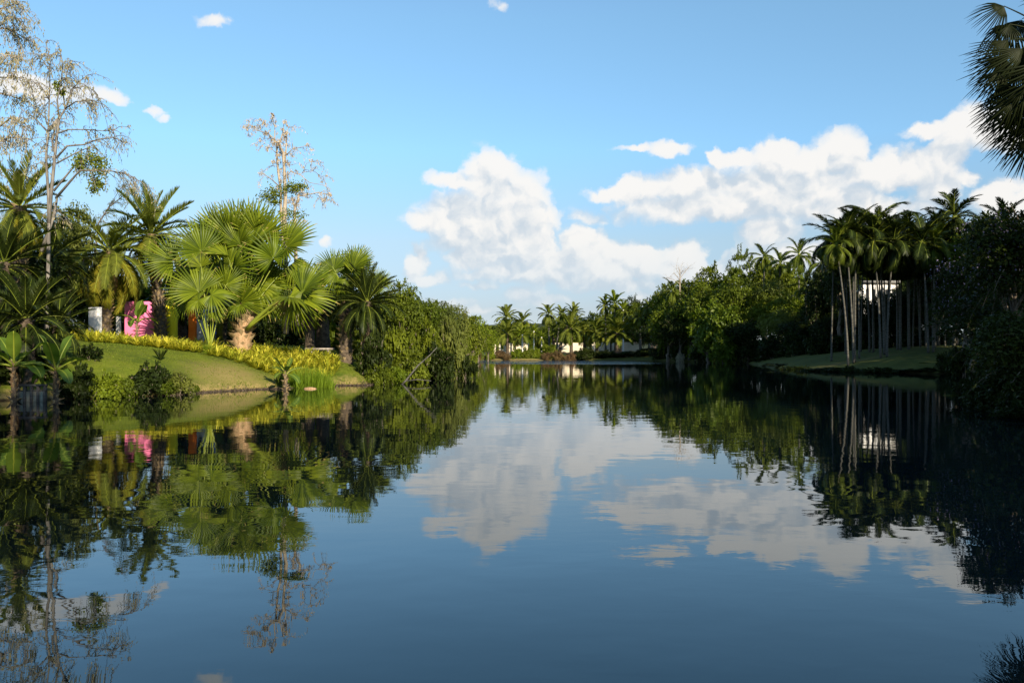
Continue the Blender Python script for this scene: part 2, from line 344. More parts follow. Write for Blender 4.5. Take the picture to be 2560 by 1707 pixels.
shore = t.m('MULTIPLY', t.rng(t.m('MULTIPLY_ADD', n2, -1.1, sp.outputs[2]), -.5, .22, .9, 0), t.rng(sp.outputs[0], 6, 14, 1, .12))
dm = t.m('MAXIMUM', dm, shore)
c = t.mix(dm, green, dry)
c = t.mix(t.rng(sp.outputs[2], .02, .14, 1, 0), c, (.055, .035, .02, 1))
c = t.mix(t.m('MULTIPLY', t.rng(n3, .4, .7), .35), c, (.04, .07, .01, 1))
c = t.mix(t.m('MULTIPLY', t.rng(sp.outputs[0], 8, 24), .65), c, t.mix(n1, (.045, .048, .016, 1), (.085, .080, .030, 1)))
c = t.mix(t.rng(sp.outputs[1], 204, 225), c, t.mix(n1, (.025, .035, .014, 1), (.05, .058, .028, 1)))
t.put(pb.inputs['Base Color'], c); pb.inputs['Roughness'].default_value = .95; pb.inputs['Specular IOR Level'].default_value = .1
b = t.n('ShaderNodeBump'); b.inputs['Distance'].default_value = .05; b.inputs['Strength'].default_value = .8; t.put(b.inputs['Height'], t.m('ADD', n3, n2)); t.put(pb.inputs['Normal'], b.outputs[0])
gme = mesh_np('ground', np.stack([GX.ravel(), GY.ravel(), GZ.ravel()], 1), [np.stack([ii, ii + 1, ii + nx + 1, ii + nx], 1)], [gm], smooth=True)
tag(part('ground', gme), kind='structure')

# ------------------------------------------------------------------ lake water
wm = bpy.data.materials.new('lake_water'); wm.use_nodes = True; t = NT(wm.node_tree); pb = wm.node_tree.nodes['Principled BSDF']
pb.inputs['Specular Tint'].default_value = (.5, .92, 1, 1); pb.inputs['Base Color'].default_value = (.0008, .003, .006, 1); pb.inputs['Roughness'].default_value = 0.0; pb.inputs['IOR'].default_value = 1.58
pos = t.n('ShaderNodeNewGeometry').outputs['Position']; sp = t.n('ShaderNodeSeparateXYZ'); t.put(sp.inputs[0], pos)
w1 = t.noise(t.v('MULTIPLY', pos, (1, 1.25, 1)), .8, 2, .45); w2 = t.noise(t.v('MULTIPLY', pos, (.75, 1.5, 1)), 3.2, 3, .5, .6); w3 = t.noise(pos, .14, 2, .5)
patch = t.rng(w3, .42, .62)
h = t.m('ADD', t.m('MULTIPLY', w1, .0045), t.m('MULTIPLY', w2, t.m('MULTIPLY_ADD', patch, .0007, .0002)))
ruf = t.rng(t.m('MULTIPLY_ADD', w3, 30, sp.outputs[1]), 150, 168)    # breeze-ruffled strip off the far shore
ruf = t.m('MULTIPLY', ruf, t.rng(sp.outputs[0], 34, 20))
h = t.m('ADD', h, t.m('MULTIPLY', t.m('MULTIPLY', ruf, w2), .2))
b = t.n('ShaderNodeBump'); b.inputs['Distance'].default_value = 1; b.inputs['Strength'].default_value = 1; t.put(b.inputs['Height'], h); t.put(pb.inputs['Normal'], b.outputs[0])
wx = np.linspace(-70, 60, 27); wy = np.linspace(-14, 206, 45); WX, WY = np.meshgrid(wx, wy); i2 = (np.arange(44)[:, None] * 27 + np.arange(26)[None]).ravel()
tag(part('lake_water', mesh_np('lake_water', np.stack([WX.ravel(), WY.ravel(), 0 * WX.ravel()], 1), [np.stack([i2, i2 + 1, i2 + 28, i2 + 27], 1)], [wm])), kind='structure')
# ================================================================== plant building blocks
def nrm(v): return v / (np.linalg.norm(v, axis=-1, keepdims=True) + 1e-9)

def feather_frond(name, L, bend, n, ll, w, mats, vee=25, hang=0., sweep=50, stalk=.12, r=.045, curl=0, seed=0):
    """a pinnate frond along +Y, upper face +Z; 'bend' degrees of downward curve; leaflets in a V, hanging by 'hang'"""
    g = Geo(); rs = np.random.default_rng(seed + 5); ts = np.linspace(0, 1, 14); ang = -R(bend) * ts ** 1.5
    step = L / 13; P = [np.zeros(3)]
    for k in range(13): a_ = ang[k]; P.append(P[-1] + step * np.array([curl * ts[k] ** 2 * .3, math.cos(a_), math.sin(a_)]))
    P = np.array(P); g.tube(P, np.linspace(r, r * .2, 14), 4, 1, .5, cap=False)
    u = np.linspace(stalk, .995, n)
    for sd in (-1, 1):
        uu = np.clip(u + rs.normal(0, .004, n), 0, 1); B = np.stack([np.interp(uu, ts, P[:, k]) for k in range(3)], 1)
        A = np.interp(uu, ts, ang); T = np.stack([0 * A, np.cos(A), np.sin(A)], 1); U = np.stack([0 * A, -np.sin(A), np.cos(A)], 1); S = np.tile([sd, 0, 0], (n, 1))
        sw = R(sweep) * (1 - .35 * uu) + rs.normal(0, .07, n); ve = R(vee) + rs.normal(0, .12, n)
        D = np.cos(sw)[:, None] * T * .9 + np.sin(sw)[:, None] * (np.cos(ve)[:, None] * S + np.sin(ve)[:, None] * U)
        D = nrm(D); ln = ll * (np.sin(np.pi * np.clip((uu - stalk) / (1 - stalk) * .86 + .1, 0, 1)) ** .6) * (1 + rs.normal(0, .07, n))
        Wn = nrm(np.cross(D, U) ); dn = np.array([0, 0, -1.])
        mid = B + D * (ln * .5)[:, None] + dn * (ln * hang * .12)[:, None]
        tip = B + D * (ln * (1 - .25 * hang))[:, None] + dn * (ln * hang * .65)[:, None]
        h = w / 2; V = np.stack([B - T * h * .7, B + T * h * .7, mid + T * h, mid - T * h, tip], 1).reshape(-1, 3); i = np.arange(n)[:, None] * 5
        g.add(V, [i + np.array([[0, 1, 2, 3]]), i + np.array([[3, 2, 4]])], 0, np.repeat(rs.random(n), 5))
    return g.mesh(name, mats)

def fan_leaf(name, Rd, nseg, span, mats, split=.55, droop=.25, cup=.12, fold=.0, seed=0, tipm=2, wf=.8):
    """a pleated fan leaf: hub at the origin, axis +Y, upper face +Z"""
    g = Geo(); rs = np.random.default_rng(seed + 50); th = np.radians(np.linspace(-span / 2, span / 2, nseg + 1)); tm = (th[1:] + th[:-1]) / 2; dt = th[1] - th[0]
    rr = np.array([.03, .3, split, split + (1 - split) * .5, split + (1 - split) * .82, 1.0])
    base = []
    jit = rs.random(nseg)
    for k in range(nseg):
        edge = abs(tm[k]) / (np.radians(span) / 2); Ls = Rd * (1 - .22 * edge ** 2) * (1 + rs.normal(0, .045)); twist = rs.normal(0, .03) 
        dr = droop * (.6 + .9 * rs.random()); t0 = tm[k]
        def pt(r_, off, lift):
            a = t0 + off; x = math.sin(a) * r_; y = math.cos(a) * r_; q = r_ / Rd
            z = lift - cup * Rd * q * q * (.4 + .6 * abs(math.sin(t0))) + fold * abs(x)
            if q > split: d_ = (q - split) / (1 - split); z -= dr * Rd * .35 * d_ ** 2; x += twist * Rd * d_ 
            return (x, y, z)
        V = []
        for j, q in enumerate(rr):
            r_ = q * Ls if q > split else q * Rd
            full = 2 * r_ * math.sin(dt / 2); 
            if q <= split: hw = dt / 2; lift = .8 * full
            else:
                w_ = 2 * split * Rd * math.sin(dt / 2) * (1 - .9 * ((q - split) / (1 - split)) ** 2.6) * wf; hw = (w_ / 2) / max(r_, .01); lift = .8 * w_
            V += [pt(r_, -hw, 0), pt(r_, 0, lift), pt(r_, hw, 0)]
        q1 = []; q2 = []
        for j in range(len(rr) - 1):
            o = j * 3; F_ = [[o, o + 1, o + 4, o + 3], [o + 1, o + 2, o + 5, o + 4]]
            (q2 if (j >= len(rr) - 2 and jit[k] > .62) else q1).extend(F_)
        g.V.append(np.array(V)); g.T.append(np.full(len(V), jit[k]))
        g.F.append(np.array(q1) + g.n); g.M.append(0)
        if q2: g.F.append(np.array(q2) + g.n); g.M.append(1 if tipm else 0)
        g.n += len(V)
    return g.mesh(name, mats)

def paddle_leaf(name, L, w, mats, bend=60, fold=.25, seed=0):
    g = Geo(); n = 12; ts = np.linspace(0, 1, n); P = [np.zeros(3)]; ang = R(0) - R(bend) * ts ** 1.4
    for k in range(n - 1): P.append(P[-1] + L / (n - 1) * np.array([0, math.cos(ang[k]), math.sin(ang[k])]))
    P = np.array(P); g.tube(P, np.linspace(.035, .01, n), 5, 1, .5)
    st = .22; bl = np.clip((ts - st) / (1 - st), 0, 1); hw = w / 2 * np.where(ts > st, np.sin(np.pi * np.clip(bl * .93 + .05, 0, 1)) ** .55, 0); rs = np.random.default_rng(seed)
    hw[-1] = .01
    V = []
    for k in range(n):
        U = np.array([0, -math.sin(ang[k]), math.cos(ang[k])]); j1, j2 = rs.normal(0, .04, 2) * hw[k] / (w / 2 + 1e-6)
        V += [P[k] + np.array([-hw[k], 0, 0]) + U * (hw[k] * fold + j1), P[k], P[k] + np.array([hw[k], 0, 0]) + U * (hw[k] * fold + j2)]
    f = []
    for k in range(n - 1):
        if ts[k + 1] > st: o = k * 3; f += [[o, o + 1, o + 4, o + 3], [o + 1, o + 2, o + 5, o + 4]]
    g.add(np.array(V), [np.array(f)], 0, .6); return g.mesh(name, mats)

def frame(loc, axis_, normal):
    y = Vector(axis_).normalized(); z = Vector(normal); z = (z - y * z.dot(y)).normalized(); x = y.cross(z)
    return Matrix.Translation(loc) @ Matrix((x, y, z)).transposed().to_4x4()

def frond_at(parent, name, mesh, base, azim, elev, roll=0., sc=1.):
    """a frond rooted at base, pointing to compass azimuth 'azim' (deg) with elevation 'elev' (deg)"""
    a_, e_ = R(azim), R(elev); d = Vector((math.sin(a_) * math.cos(e_), math.cos(a_) * math.cos(e_), math.sin(e_)))
    up = Vector((0, 0, 1)) if abs(e_) < 1.5 else Vector((math.sin(a_), math.cos(a_), 0))
    if e_ > R(75): up = -Vector((math.sin(a_), math.cos(a_), 0))
    m_ = frame(base, d, up) @ Matrix.Rotation(roll, 4, 'Y') @ Matrix.Scale(sc, 4)
    return part(name, mesh, parent, mat=m_)

def trunk_mesh(name, pts, radii, mat, sides=10, rough=.08, boots=None):
    g = Geo(); P = np.array(pts, float)
    if len(P) < 12:
        u = np.linspace(0, 1, len(P)); uu = np.linspace(0, 1, 16); P = np.stack([np.interp(uu, u, P[:, k]) for k in range(3)], 1); radii = np.interp(uu, u, radii)
    rr = np.array(radii) * (1 + rough * np.sin(np.arange(len(P)) * 2.7) )
    g.tube(P, rr, sides, 0, .5)
    if boots:
        n, bl, bw = boots; rs = np.random.default_rng(3)
        H = np.linspace(.04, .99, n); a_ = np.arange(n) * 2.4; B = np.stack([np.interp(H, np.linspace(0, 1, len(P)), P[:, k]) for k in range(3)], 1); rad = np.interp(H, np.linspace(0, 1, len(P)), rr)
        O = np.stack([np.cos(a_), np.sin(a_), 0 * a_], 1); B = B + O * (rad * .8)[:, None]
        D = nrm(O * .55 + np.array([0, 0, 1.]) + rs.normal(0, .1, (n, 3))); g.cards(B, D, O, bl * (1 + rs.normal(0, .15, n)), bw, 1, rs.random(n), -.8)
    return g.mesh(name, [M[mat], M['boot']], smooth=not boots)

def crown_mesh(name, rx, ry, rz, nl, nleaf, leaf, mats, seed=0, lobe=.4, droop=.0, sprays=0, flat=1.0, hi=.5):
    """foliage: leaves on and inside many lobes spread through an ellipsoid, plus sprays that break the outline"""
    rs = np.random.default_rng(seed + 100); g = Geo(); R3 = np.array([rx, ry, rz]); rm = min(rx, ry, rz)
    c = nrm(rs.normal(size=(nl, 3))) * (rs.random((nl, 1)) ** .45) * .8; c[:, 2] = c[:, 2] * .9 + .05; C = c * R3; lr = rm * lobe * (.6 + .8 * rs.random(nl))
    wts = lr ** 2 / (lr ** 2).sum(); idx = rs.choice(nl, nleaf, p=wts)
    d = nrm(rs.normal(size=(nleaf, 3)) + np.array([0, 0, .25])); rad = lr[idx] * (.55 + .5 * rs.random(nleaf) ** .6)
    P = C[idx] + d * rad[:, None] * np.array([1.15, 1.15, .8 * flat]); tn = np.clip(rs.random(nl)[idx] * .7 + rs.random(nleaf) * .3, 0, 1)
    N = nrm(d * .8 + rs.normal(size=(nleaf, 3)) * .55 + np.array([0, 0, .45])); D = nrm(np.cross(N, rs.normal(size=(nleaf, 3))) + np.array([0, 0, -droop]))
    lw = leaf * (.7 + .6 * rs.random(nleaf)); g.cards(P, D, N, lw, lw * .55, 0, tn)
    if sprays:
        for k in range(sprays):
            dd = nrm(rs.normal(size=3) + np.array([0, 0, .3])); p0 = dd * R3 * .78; L_ = rm * (.25 + .3 * rs.random()); q = 14; tt = np.linspace(0, 1, q)[:, None]
            dirn = nrm(dd + rs.normal(size=3) * .35); Pq = p0 + dirn * L_ * tt + np.array([0, 0, -.35]) * L_ * tt ** 2 * (1 + droop)
            g.tube(Pq[::4], np.linspace(.03, .01, len(Pq[::4])), 3, 1, .5, cap=False)
            for rep in range(3):
                g.cards(Pq + rs.normal(size=(q, 3)) * leaf * .25, nrm(dirn + rs.normal(size=(q, 3)) * .8 + np.array([0, 0, -droop])), nrm(rs.normal(size=(q, 3)) * .5 + np.array([0, 0, 1.])), leaf * .85, leaf * .42, 0, rs.random(q))
    return g.mesh(name, mats), C

def limbs_mesh(name, H, r0, C, off, mat, seed=0, lean=(0, 0)):
    rs = np.random.default_rng(seed); g = Geo(); top = np.array([lean[0], lean[1], H])
    tt = np.linspace(0, 1, 8)[:, None]; P = top * tt + np.concatenate([rs.normal(0, .12, (8, 2)) * tt * (1 - tt) * 4, np.zeros((8, 1))], 1)
    P = np.vstack([P, top + np.array([0, 0, off * .6])]); g.tube(P, np.append(np.linspace(r0 * 1.15, r0 * .6, 8), r0 * .25), 8, 0, .5)
    for c in C[:9]:
        e_ = c + np.array([0, 0, H + off]); s_ = P[5 + rs.integers(0, 3)]; mid = (s_ + e_) / 2 + np.array([0, 0, -.1 * np.linalg.norm(e_ - s_)]); g.tube([s_, mid, e_], [r0 * .38, r0 * .25, r0 * .06], 5, 0, .5, cap=False)
    return g.mesh(name, [M[mat]], smooth=True)

# crowns shared between trees: species -> list of (crown mesh, trunk mesh); unit tree is 10 m tall with a crown radius of about 3.6 m
TREES = {}
def species(key, leafmat, bark, n=2, rx=3.6, rz=3.4, nl=26, nleaf=5200, leaf=.40, lobe=.42, droop=0, sprays=26, H=4.6, r0=.28, flat=1, zoff=None):
    TREES[key] = []
    for k in range(n):
        cm, C = crown_mesh(key + '_crown', rx, rx, rz, nl, nleaf, leaf, [M[leafmat], M[bark]], seed=hash_(key) + k * 7, lobe=lobe, droop=droop, sprays=sprays, flat=flat)
        zo = rz * .55 if zoff is None else zoff
        tm_ = limbs_mesh(key + '_trunk', H, r0, C, zo, bark, seed=k)
        TREES[key].append((cm, tm_, H + zo))
def hash_(s): return sum(ord(c) * (i + 3) for i, c in enumerate(s)) % 997
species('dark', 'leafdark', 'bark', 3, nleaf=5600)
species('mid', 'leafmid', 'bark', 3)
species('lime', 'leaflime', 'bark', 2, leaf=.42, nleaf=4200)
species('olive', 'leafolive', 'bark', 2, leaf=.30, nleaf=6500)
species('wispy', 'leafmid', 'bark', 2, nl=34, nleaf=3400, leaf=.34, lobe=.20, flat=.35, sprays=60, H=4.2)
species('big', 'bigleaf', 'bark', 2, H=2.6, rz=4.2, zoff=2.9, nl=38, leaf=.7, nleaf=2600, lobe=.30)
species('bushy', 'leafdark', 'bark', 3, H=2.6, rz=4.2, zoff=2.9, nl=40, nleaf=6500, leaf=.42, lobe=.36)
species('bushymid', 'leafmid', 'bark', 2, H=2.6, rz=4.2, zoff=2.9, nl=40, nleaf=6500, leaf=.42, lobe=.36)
species('bushylime', 'leaflime', 'bark', 1, H=2.6, rz=4.2, zoff=2.9, nl=40, nleaf=6000, leaf=.42, lobe=.36)
cnt = {}
def tree(key, px, D, topy, wpx, label, cat='tree', group=None, name='broadleaf_tree', loc=None, H=None, wid=None, rz=None, trunkscale=1):
    """a tree at pixel column px and depth D whose top reaches pixel row topy and whose crown is wpx wide"""
    i = cnt.get(key, 0); cnt[key] = i + 1; cm, tm_, ch = TREES[key][i % len(TREES[key])]
    p = loc or at(px, D); h = H if H else Z(topy, D) - p[2]; wd = wid if wid else wpx / F * D
    t_ = thing(name, label, cat, p, random.random() * 6.28 if rz is None else rz, group); s = h / 10.0; sx = wd / 8.2
    part('trunk', tm_, t_, scale=((sx + s) / 2 * trunkscale, (sx + s) / 2 * trunkscale, s)); part('crown', cm, t_, loc=(0, 0, ch * s), scale=(sx, sx, s)); return t_

# shrubs: ground hugging mounds
SHR = {}
def shrub_kind(key, leafmat, n=3, leaf=.16, nleaf=2600, nl=22, lobe=.4, sprays=24, droop=0, rz=.62):
    SHR[key] = []
    for k in range(n):
        cm, C = crown_mesh(key + '_shrub', 1.0, 1.0, rz, nl, nleaf, leaf, [M[leafmat], M['bark']], seed=hash_(key) + 31 * k, lobe=lobe, sprays=sprays, droop=droop)
        g = Geo(); rs = np.random.default_rng(k)
        for q in range(7): e_ = C[q] * .9 + np.array([0, 0, rz * .9]); g.tube([[0, 0, -.1], e_ * .5 + [0, 0, .05], e_], [.035, .025, .008], 4, 0, .5, cap=False)
        SHR[key].append((cm, g.mesh(key + '_stem', [M['bark']]), rz * .9))
shrub_kind('dkshrub', 'leafdark'); shrub_kind('mdshrub', 'leafmid'); shrub_kind('lmshrub', 'leaflime', 2); shrub_kind('olshrub', 'leafolive', 2, leaf=.12, nleaf=3400)
shrub_kind('rustshrub', 'rust', 2, leaf=.13); shrub_kind('paleshrub', 'pale', 1, leaf=.12, nleaf=700)
def shrub(key, px, D, topy, wpx, label, group=None, name='shrub', loc=None, cat='shrub', depth=None):
    i = cnt.get(key, 0); cnt[key] = i + 1; cm, sm, ch = SHR[key][i % len(SHR[key])]
    p = loc or at(px, D); z0 = max(p[2], -.12); p = (p[0], p[1], z0); h = Z(topy, D) - z0; sx = wpx / F * D / 2.15; s = h / 1.04
    t_ = thing(name, label, cat, p, random.random() * 6.28, group); part('stem', sm, t_, scale=(sx, sx, s)); part('foliage', cm, t_, loc=(0, 0, ch * s * .72), scale=(sx, sx, s)); return t_

# ================================================================== walls on the left lawn
def wall(name, label, corners, z0, z1, mats, cat='wall'):
    """corners: two plan points of the near long face; thickness goes away from the camera"""
    (x0, y0), (x1, y1) = corners; L = math.hypot(x1 - x0, y1 - y0); g = Geo(); th = .35
    g.box((0, th / 2, (z1 - z0) / 2), (L, th, z1 - z0), 0)
    o = part(name, None and None or g.mesh(name, [M[mats[0]]]), None, ((x0 + x1) / 2, (y0 + y1) / 2, z0), (0, 0, math.atan2(y1 - y0, x1 - x0)))
    tag(o, label, cat, kind='thing')
    md = o.modifiers.new('edge', 'BEVEL'); md.width = .02; md.segments = 2
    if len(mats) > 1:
        g = Geo(); g.box((0, 0, (z1 - z0) / 2), (.006, th - .04, z1 - z0 - .04)); part('end_face', g.mesh('end_face', [M[mats[1]]]), o, (-L / 2 - .004, th / 2, 0))  # thin left end sheet, coloured as the wall's shaded side
    return o
def wl(px0, px1, D, y1, name, label, mats, D2=None):
    D2 = D2 or D; zz = gh(X(px0, D), D) - .2; return wall(name, label, ((X(px0, D), D), (X(px1, D2), D2)), zz, Z(y1, D), mats)
wl(88.3, 97.3, 58, 307, 'garden_wall', 'narrow white wall end standing alone among yellow plants at the left', ['white'], 57.4)
wl(124.5, 158, 63, 301, 'garden_wall', 'bright pink plaster wall with palm shadows behind a young palm', ['pink', 'shadedside'])
wl(166, 176, 62.5, 305, 'garden_wall', 'yellow plaster wall directly right of the black palm trunk', ['ywall', 'shadedside'])
wl(172, 183, 69, 309, 'garden_wall', 'low white wall seen between the yellow wall and the orange wall', ['white', 'shadedside'])
wl(188.4, 195.2, 63, 305, 'garden_wall', 'orange plaster wall in the middle of the row of coloured walls', ['orange', 'shadedside'])
wl(195.3, 206.5, 66, 309, 'garden_wall', 'white wall crossed by a grey shadow right of the orange wall', ['white'])
wl(210, 214.6, 66, 305, 'garden_wall', 'narrow blue wall at the right end of the coloured walls', ['blue'])
# back lawn pavilion post
o = wl(116, 119, 64, 316, 'wall_post', 'slim white post left of the pink wall', ['white'])

# ================================================================== bench under the palms
bx, by = X(320, 57), 57.; bz = gh(bx, by); b_ = thing('stone_bench', 'pale stone bench at the right end of the yellow planting', 'bench', (bx, by, bz))
g = Geo(); g.box((0, 0, 0), (2.0, .6, .14)); part('seat', g.mesh('bench_seat', [M['stone']]), b_, (0, 0, .5))
g = Geo(); g.box((0, 0, 0), (.22, .46, .46)); lm = g.mesh('bench_leg', [M['stone']])
for s_ in (-.65, .65): part('leg', lm, b_, (s_, 0, .2))

# ================================================================== small masonry landing at the far left water's edge
lx0, lx1, ly = X(17, 35.2), X(55, 36.2), 35.4
l_ = thing('landing_wall', 'low panelled retaining wall with a timber rail at the waterline, far left', 'retaining wall', ((lx0 + lx1) / 2, ly, 0), R(8))
Lw = lx1 - lx0; n_ = 4
for k in range(n_):
    g = Geo(); g.box((0, 0, 0), (Lw / n_ - .07, .16, .62)); part('panel', g.mesh('panel', [M['panel' if k % 3 else 'panelblue']]), l_, (-Lw / 2 + (k + .5) * Lw / n_, 0, .13))
g = Geo(); g.box((0, 0, 0), (.09, .2, .98)); pm = g.mesh('post', [M['timber']])
for k in range(n_ + 1): part('post', pm, l_, (-Lw / 2 + k * Lw / n_, -.04, .17))
g = Geo(); g.box((0, 0, 0), (Lw + .2, .14, .1)); rm_ = g.mesh('rail', [M['timber']]); part('rail', rm_, l_, (0, -.06, .71)); part('rail', rm_, l_, (0, -.06, .47), scale=(1, .6, .5))

# ================================================================== the big fan palm and its neighbours
FAN = [fan_leaf('fan_leaf', 1.0, 27, sp_, [M['fan'], M['fan_tip']], split=spl, droop=dr, cup=cu, fold=fo, seed=k)
       for k, (sp_, spl, dr, cu, fo) in enumerate([(200, .50, .2, .10, .30), (250, .46, .6, .30, .18), (170, .54, .15, .05, .45), (290, .46, .4, .3, -.2), (215, .46, 1.0, .35, -.3)])]
def c4(x, y): return ((340 + x / 3.5635) / 2.5, (460 + y / 3.5635) / 2.5)
def c6(x, y): return ((780 + x / 3.92) / 2.5, (600 + y / 3.92) / 2.5)
VR = random.Random(12)
def put_fan(parent, base, hub, deg, rad, kind, tiltback=0., nz=None, pr=.032, sag=.25, pm='petiole'):
    """hub: world point; deg: direction of the leaf axis in the picture plane; tiltback >0 leans the axis away from the camera"""
    ax = Vector((math.cos(R(deg)), math.sin(tiltback), math.sin(R(deg)))).normalized()
    n_ = Vector(nz or (0.25, -1, .45)) + Vector((VR.uniform(-.75, .75), 0, VR.uniform(-.5, .9)))
    mt = Matrix.Translation(-parent.location) @ frame(hub, ax, n_) @ Matrix.Scale(rad, 4); o = part('frond', FAN[kind], parent, mat=mt)
    g = Geo(); b = np.array(base, float); h = np.array(hub, float); L_ = np.linalg.norm(h - b); tt = np.linspace(0, 1, 9)[:, None]
    up = np.array([0, 0, 1.]); P = b + (h - b) * tt + up * sag * L_ * (tt * (1 - tt)); P = np.vstack([P, h + np.array(ax) * rad * .35]); g.tube(P, np.append(np.linspace(pr * 1.5, pr * .6, 9), .01), 6, 0, .5)
    iv = mt.inverted()
    me = g.mesh('petiole', [M[pm]], smooth=True); me.transform(iv @ Matrix.Translation(-parent.location)); part('petiole', me, o)
    return o
DF = 54.0
def hub4(x, y, D): p = c4(x, y); return PX(p[0], p[1], D)
pf = at(*[c4(940, 1400)[0], DF])
fp = thing('fan_palm', 'huge fan palm with pleated round leaves and a short fibrous trunk in the yellow bed', 'palm', pf)
hz = Z(c4(0, 1170)[1], DF) - pf[2]
part('trunk', trunk_mesh('fan_trunk', [(0, 0, -.3), (.05, 0, hz * .4), (.25, 0, hz * .8), (.4, 0, hz * 1.15)], [.66, .62, .48, .25], 'orangebark', 14, .05, boots=(70, .75, .42)), fp)
bs = Vector(pf) + Vector((.3, 0, hz * .95))
pk = 1 / 3.5635 / 2.5 / F     # crop pixels -> angle
for (hx, hy, deg, rad, D, kind, tb, nz) in [
    (585, 600, 128, 330, 53.2, 0, .1, (.1, -1, .5)), (335, 690, 165, 290, 53.6, 0, .0, (.1, -1, .7)), (850, 480, 118, 350, 54.6, 2, .15, (.35, -1, .3)), (960, 470, 92, 345, 55.0, 0, .1, (0, -1, .25)),
    (1100, 460, 62, 320, 54.4, 0, .1, (.2, -1, .35)), (1220, 660, 95, 265, 52.6, 3, -.1, (.5, -1, .35)), (1340, 560, 22, 330, 54.4, 0, .0, (.2, -1, .6)), (880, 745, 70, 250, 52.4, 3, -.2, (.3, -1, .2)),
    (820, 650, 172, 230, 52.8, 2, -.2, (.0, -1, .8)), (740, 430, 112, 280, 55.4, 2, .2, (.1, -1, .3)), (1180, 480, 80, 270, 55.8, 0, .2, (0, -1, .2)), (1300, 870, 20, 230, 55.6, 1, .2, (.2, -1, .5)), (930, 1070, 235, 165, 52.3, 1, -.5, (.3, -1, .3)),
    (940, 1050, 48, 290, 52.8, 2, 0, (.4, -1, .3)), (1040, 560, 35, 240, 53.4, 2, -.1, (.3, -1, .5)), (640, 520, 150, 260, 54.8, 0, .3, (0, -1, .5)), (460, 760, 195, 260, 54.8, 4, .3, (-.2, -1, .6)), (700, 800, 215, 240, 53.4, 1, 0, (.2, -1, .5)), (1130, 850, -30, 250, 54.9, 1, .2, (.3, -1, .4)),
    (1400, 700, -35, 240, 55.2, 4, .2, (.4, -1, .4)), (1010, 800, -70, 230, 54.6, 4, .2, (.3, -1, .3)), (330, 820, 222, 210, 55, 4, .3, (0, -1, .5)), (1040, 380, 76, 270, 56, 0, .3, (0, -1, .2)), (900, 380, 104, 270, 56.2, 0, .3, (0, -1, .2))]:
    put_fan(fp, bs, hub4(hx, hy, D + .7), deg, rad * pk * D, kind, tb - .35, nz)
fr_ = random.Random(21)
for k in range(22):
    an = -10 + 200 * (k + .5) / 22 + fr_.uniform(-8, 8); q_ = fr_.uniform(.35, .8); hx = 860 + q_ * 520 * math.cos(R(an)); hy = 980 - q_ * 560 * max(.02, math.sin(R(an))); D = fr_.uniform(54.6, 57.0)
    put_fan(fp, bs, hub4(hx, hy, D), an + fr_.uniform(-20, 20), fr_.uniform(220, 290) * pk * D, fr_.choice([0, 1, 2, 3]), fr_.uniform(-.3, .3), (.25, -1, .4))
# the low bright frond on its thick green stalk
bs2 = hub4(990, 1290, 53.3)
o = put_fan(fp, bs2, hub4(1370, 1000, 51.6), -14, 410 * pk * 51.6, 0, -.1, (.9, -.8, 1.3), pr=.11, sag=.28); o['label'] = 'largest low frond on a thick bright green stalk'
put_fan(fp, bs2, hub4(1400, 1010, 51.4), -52, 300 * pk * 51.4, 4, -.2, (.5, -1, .6), pr=.04, sag=.1)
put_fan(fp, bs2, hub4(1480, 965, 51.9), 42, 330 * pk * 51.9, 2, 0, (.3, -1, .6), pr=.05, sag=.1)
g_d = [fan_leaf('dry_fan_leaf', 1.0, 22, 110, [M['deadfrond'], M['fan_tip']], split=.2, droop=.8, cup=.1, seed=9)]
FAN.append(g_d[0])
o = put_fan(fp, bs2, hub4(1345, 1010, 51.5), 218, 190 * pk * 51.5, 5, -.1, (.2, -1, .4)); o['label'] = 'dry brown frond'
# young fan palm in front of it
py_ = at(c4(660, 1440)[0], 50.6); yp = thing('young_fan_palm', 'young fan palm with thin upright stalks, in front of the orange and blue walls', 'palm', py_)
g = Geo(); g.tube([[0, 0, -.1], [0, 0, .35]], [.16, .12], 8); part('trunk', g.mesh('young_trunk', [M['orangebark']]), yp)
b0 = Vector(py_) + Vector((0, 0, .3))
for (hx, hy, deg, rad, D, kind, tb, nz) in [(580, 735, 100, 140, 50.8, 2, 0, (.2, -1, .3)), (560, 960, 128, 310, 50.6, 0, 0, (.3, -1, .3)), (672, 985, -12, 225, 50.2, 3, -.2, (.4, -1, .2)), (555, 1035, 200, 170, 50.1, 1, 0, (.1, -1, .6)), (700, 1130, -60, 120, 50.2, 2, 0, (.3, -1, .5)), (470, 1000, 165, 220, 51.4, 4, .2, (.1, -1, .5)), (800, 900, 50, 200, 51.6, 0, .1, (.3, -1, .3))]:
    put_fan(yp, b0, hub4(hx, hy, D), deg, rad * pk * D, kind, tb, nz, pr=.035, sag=.06)
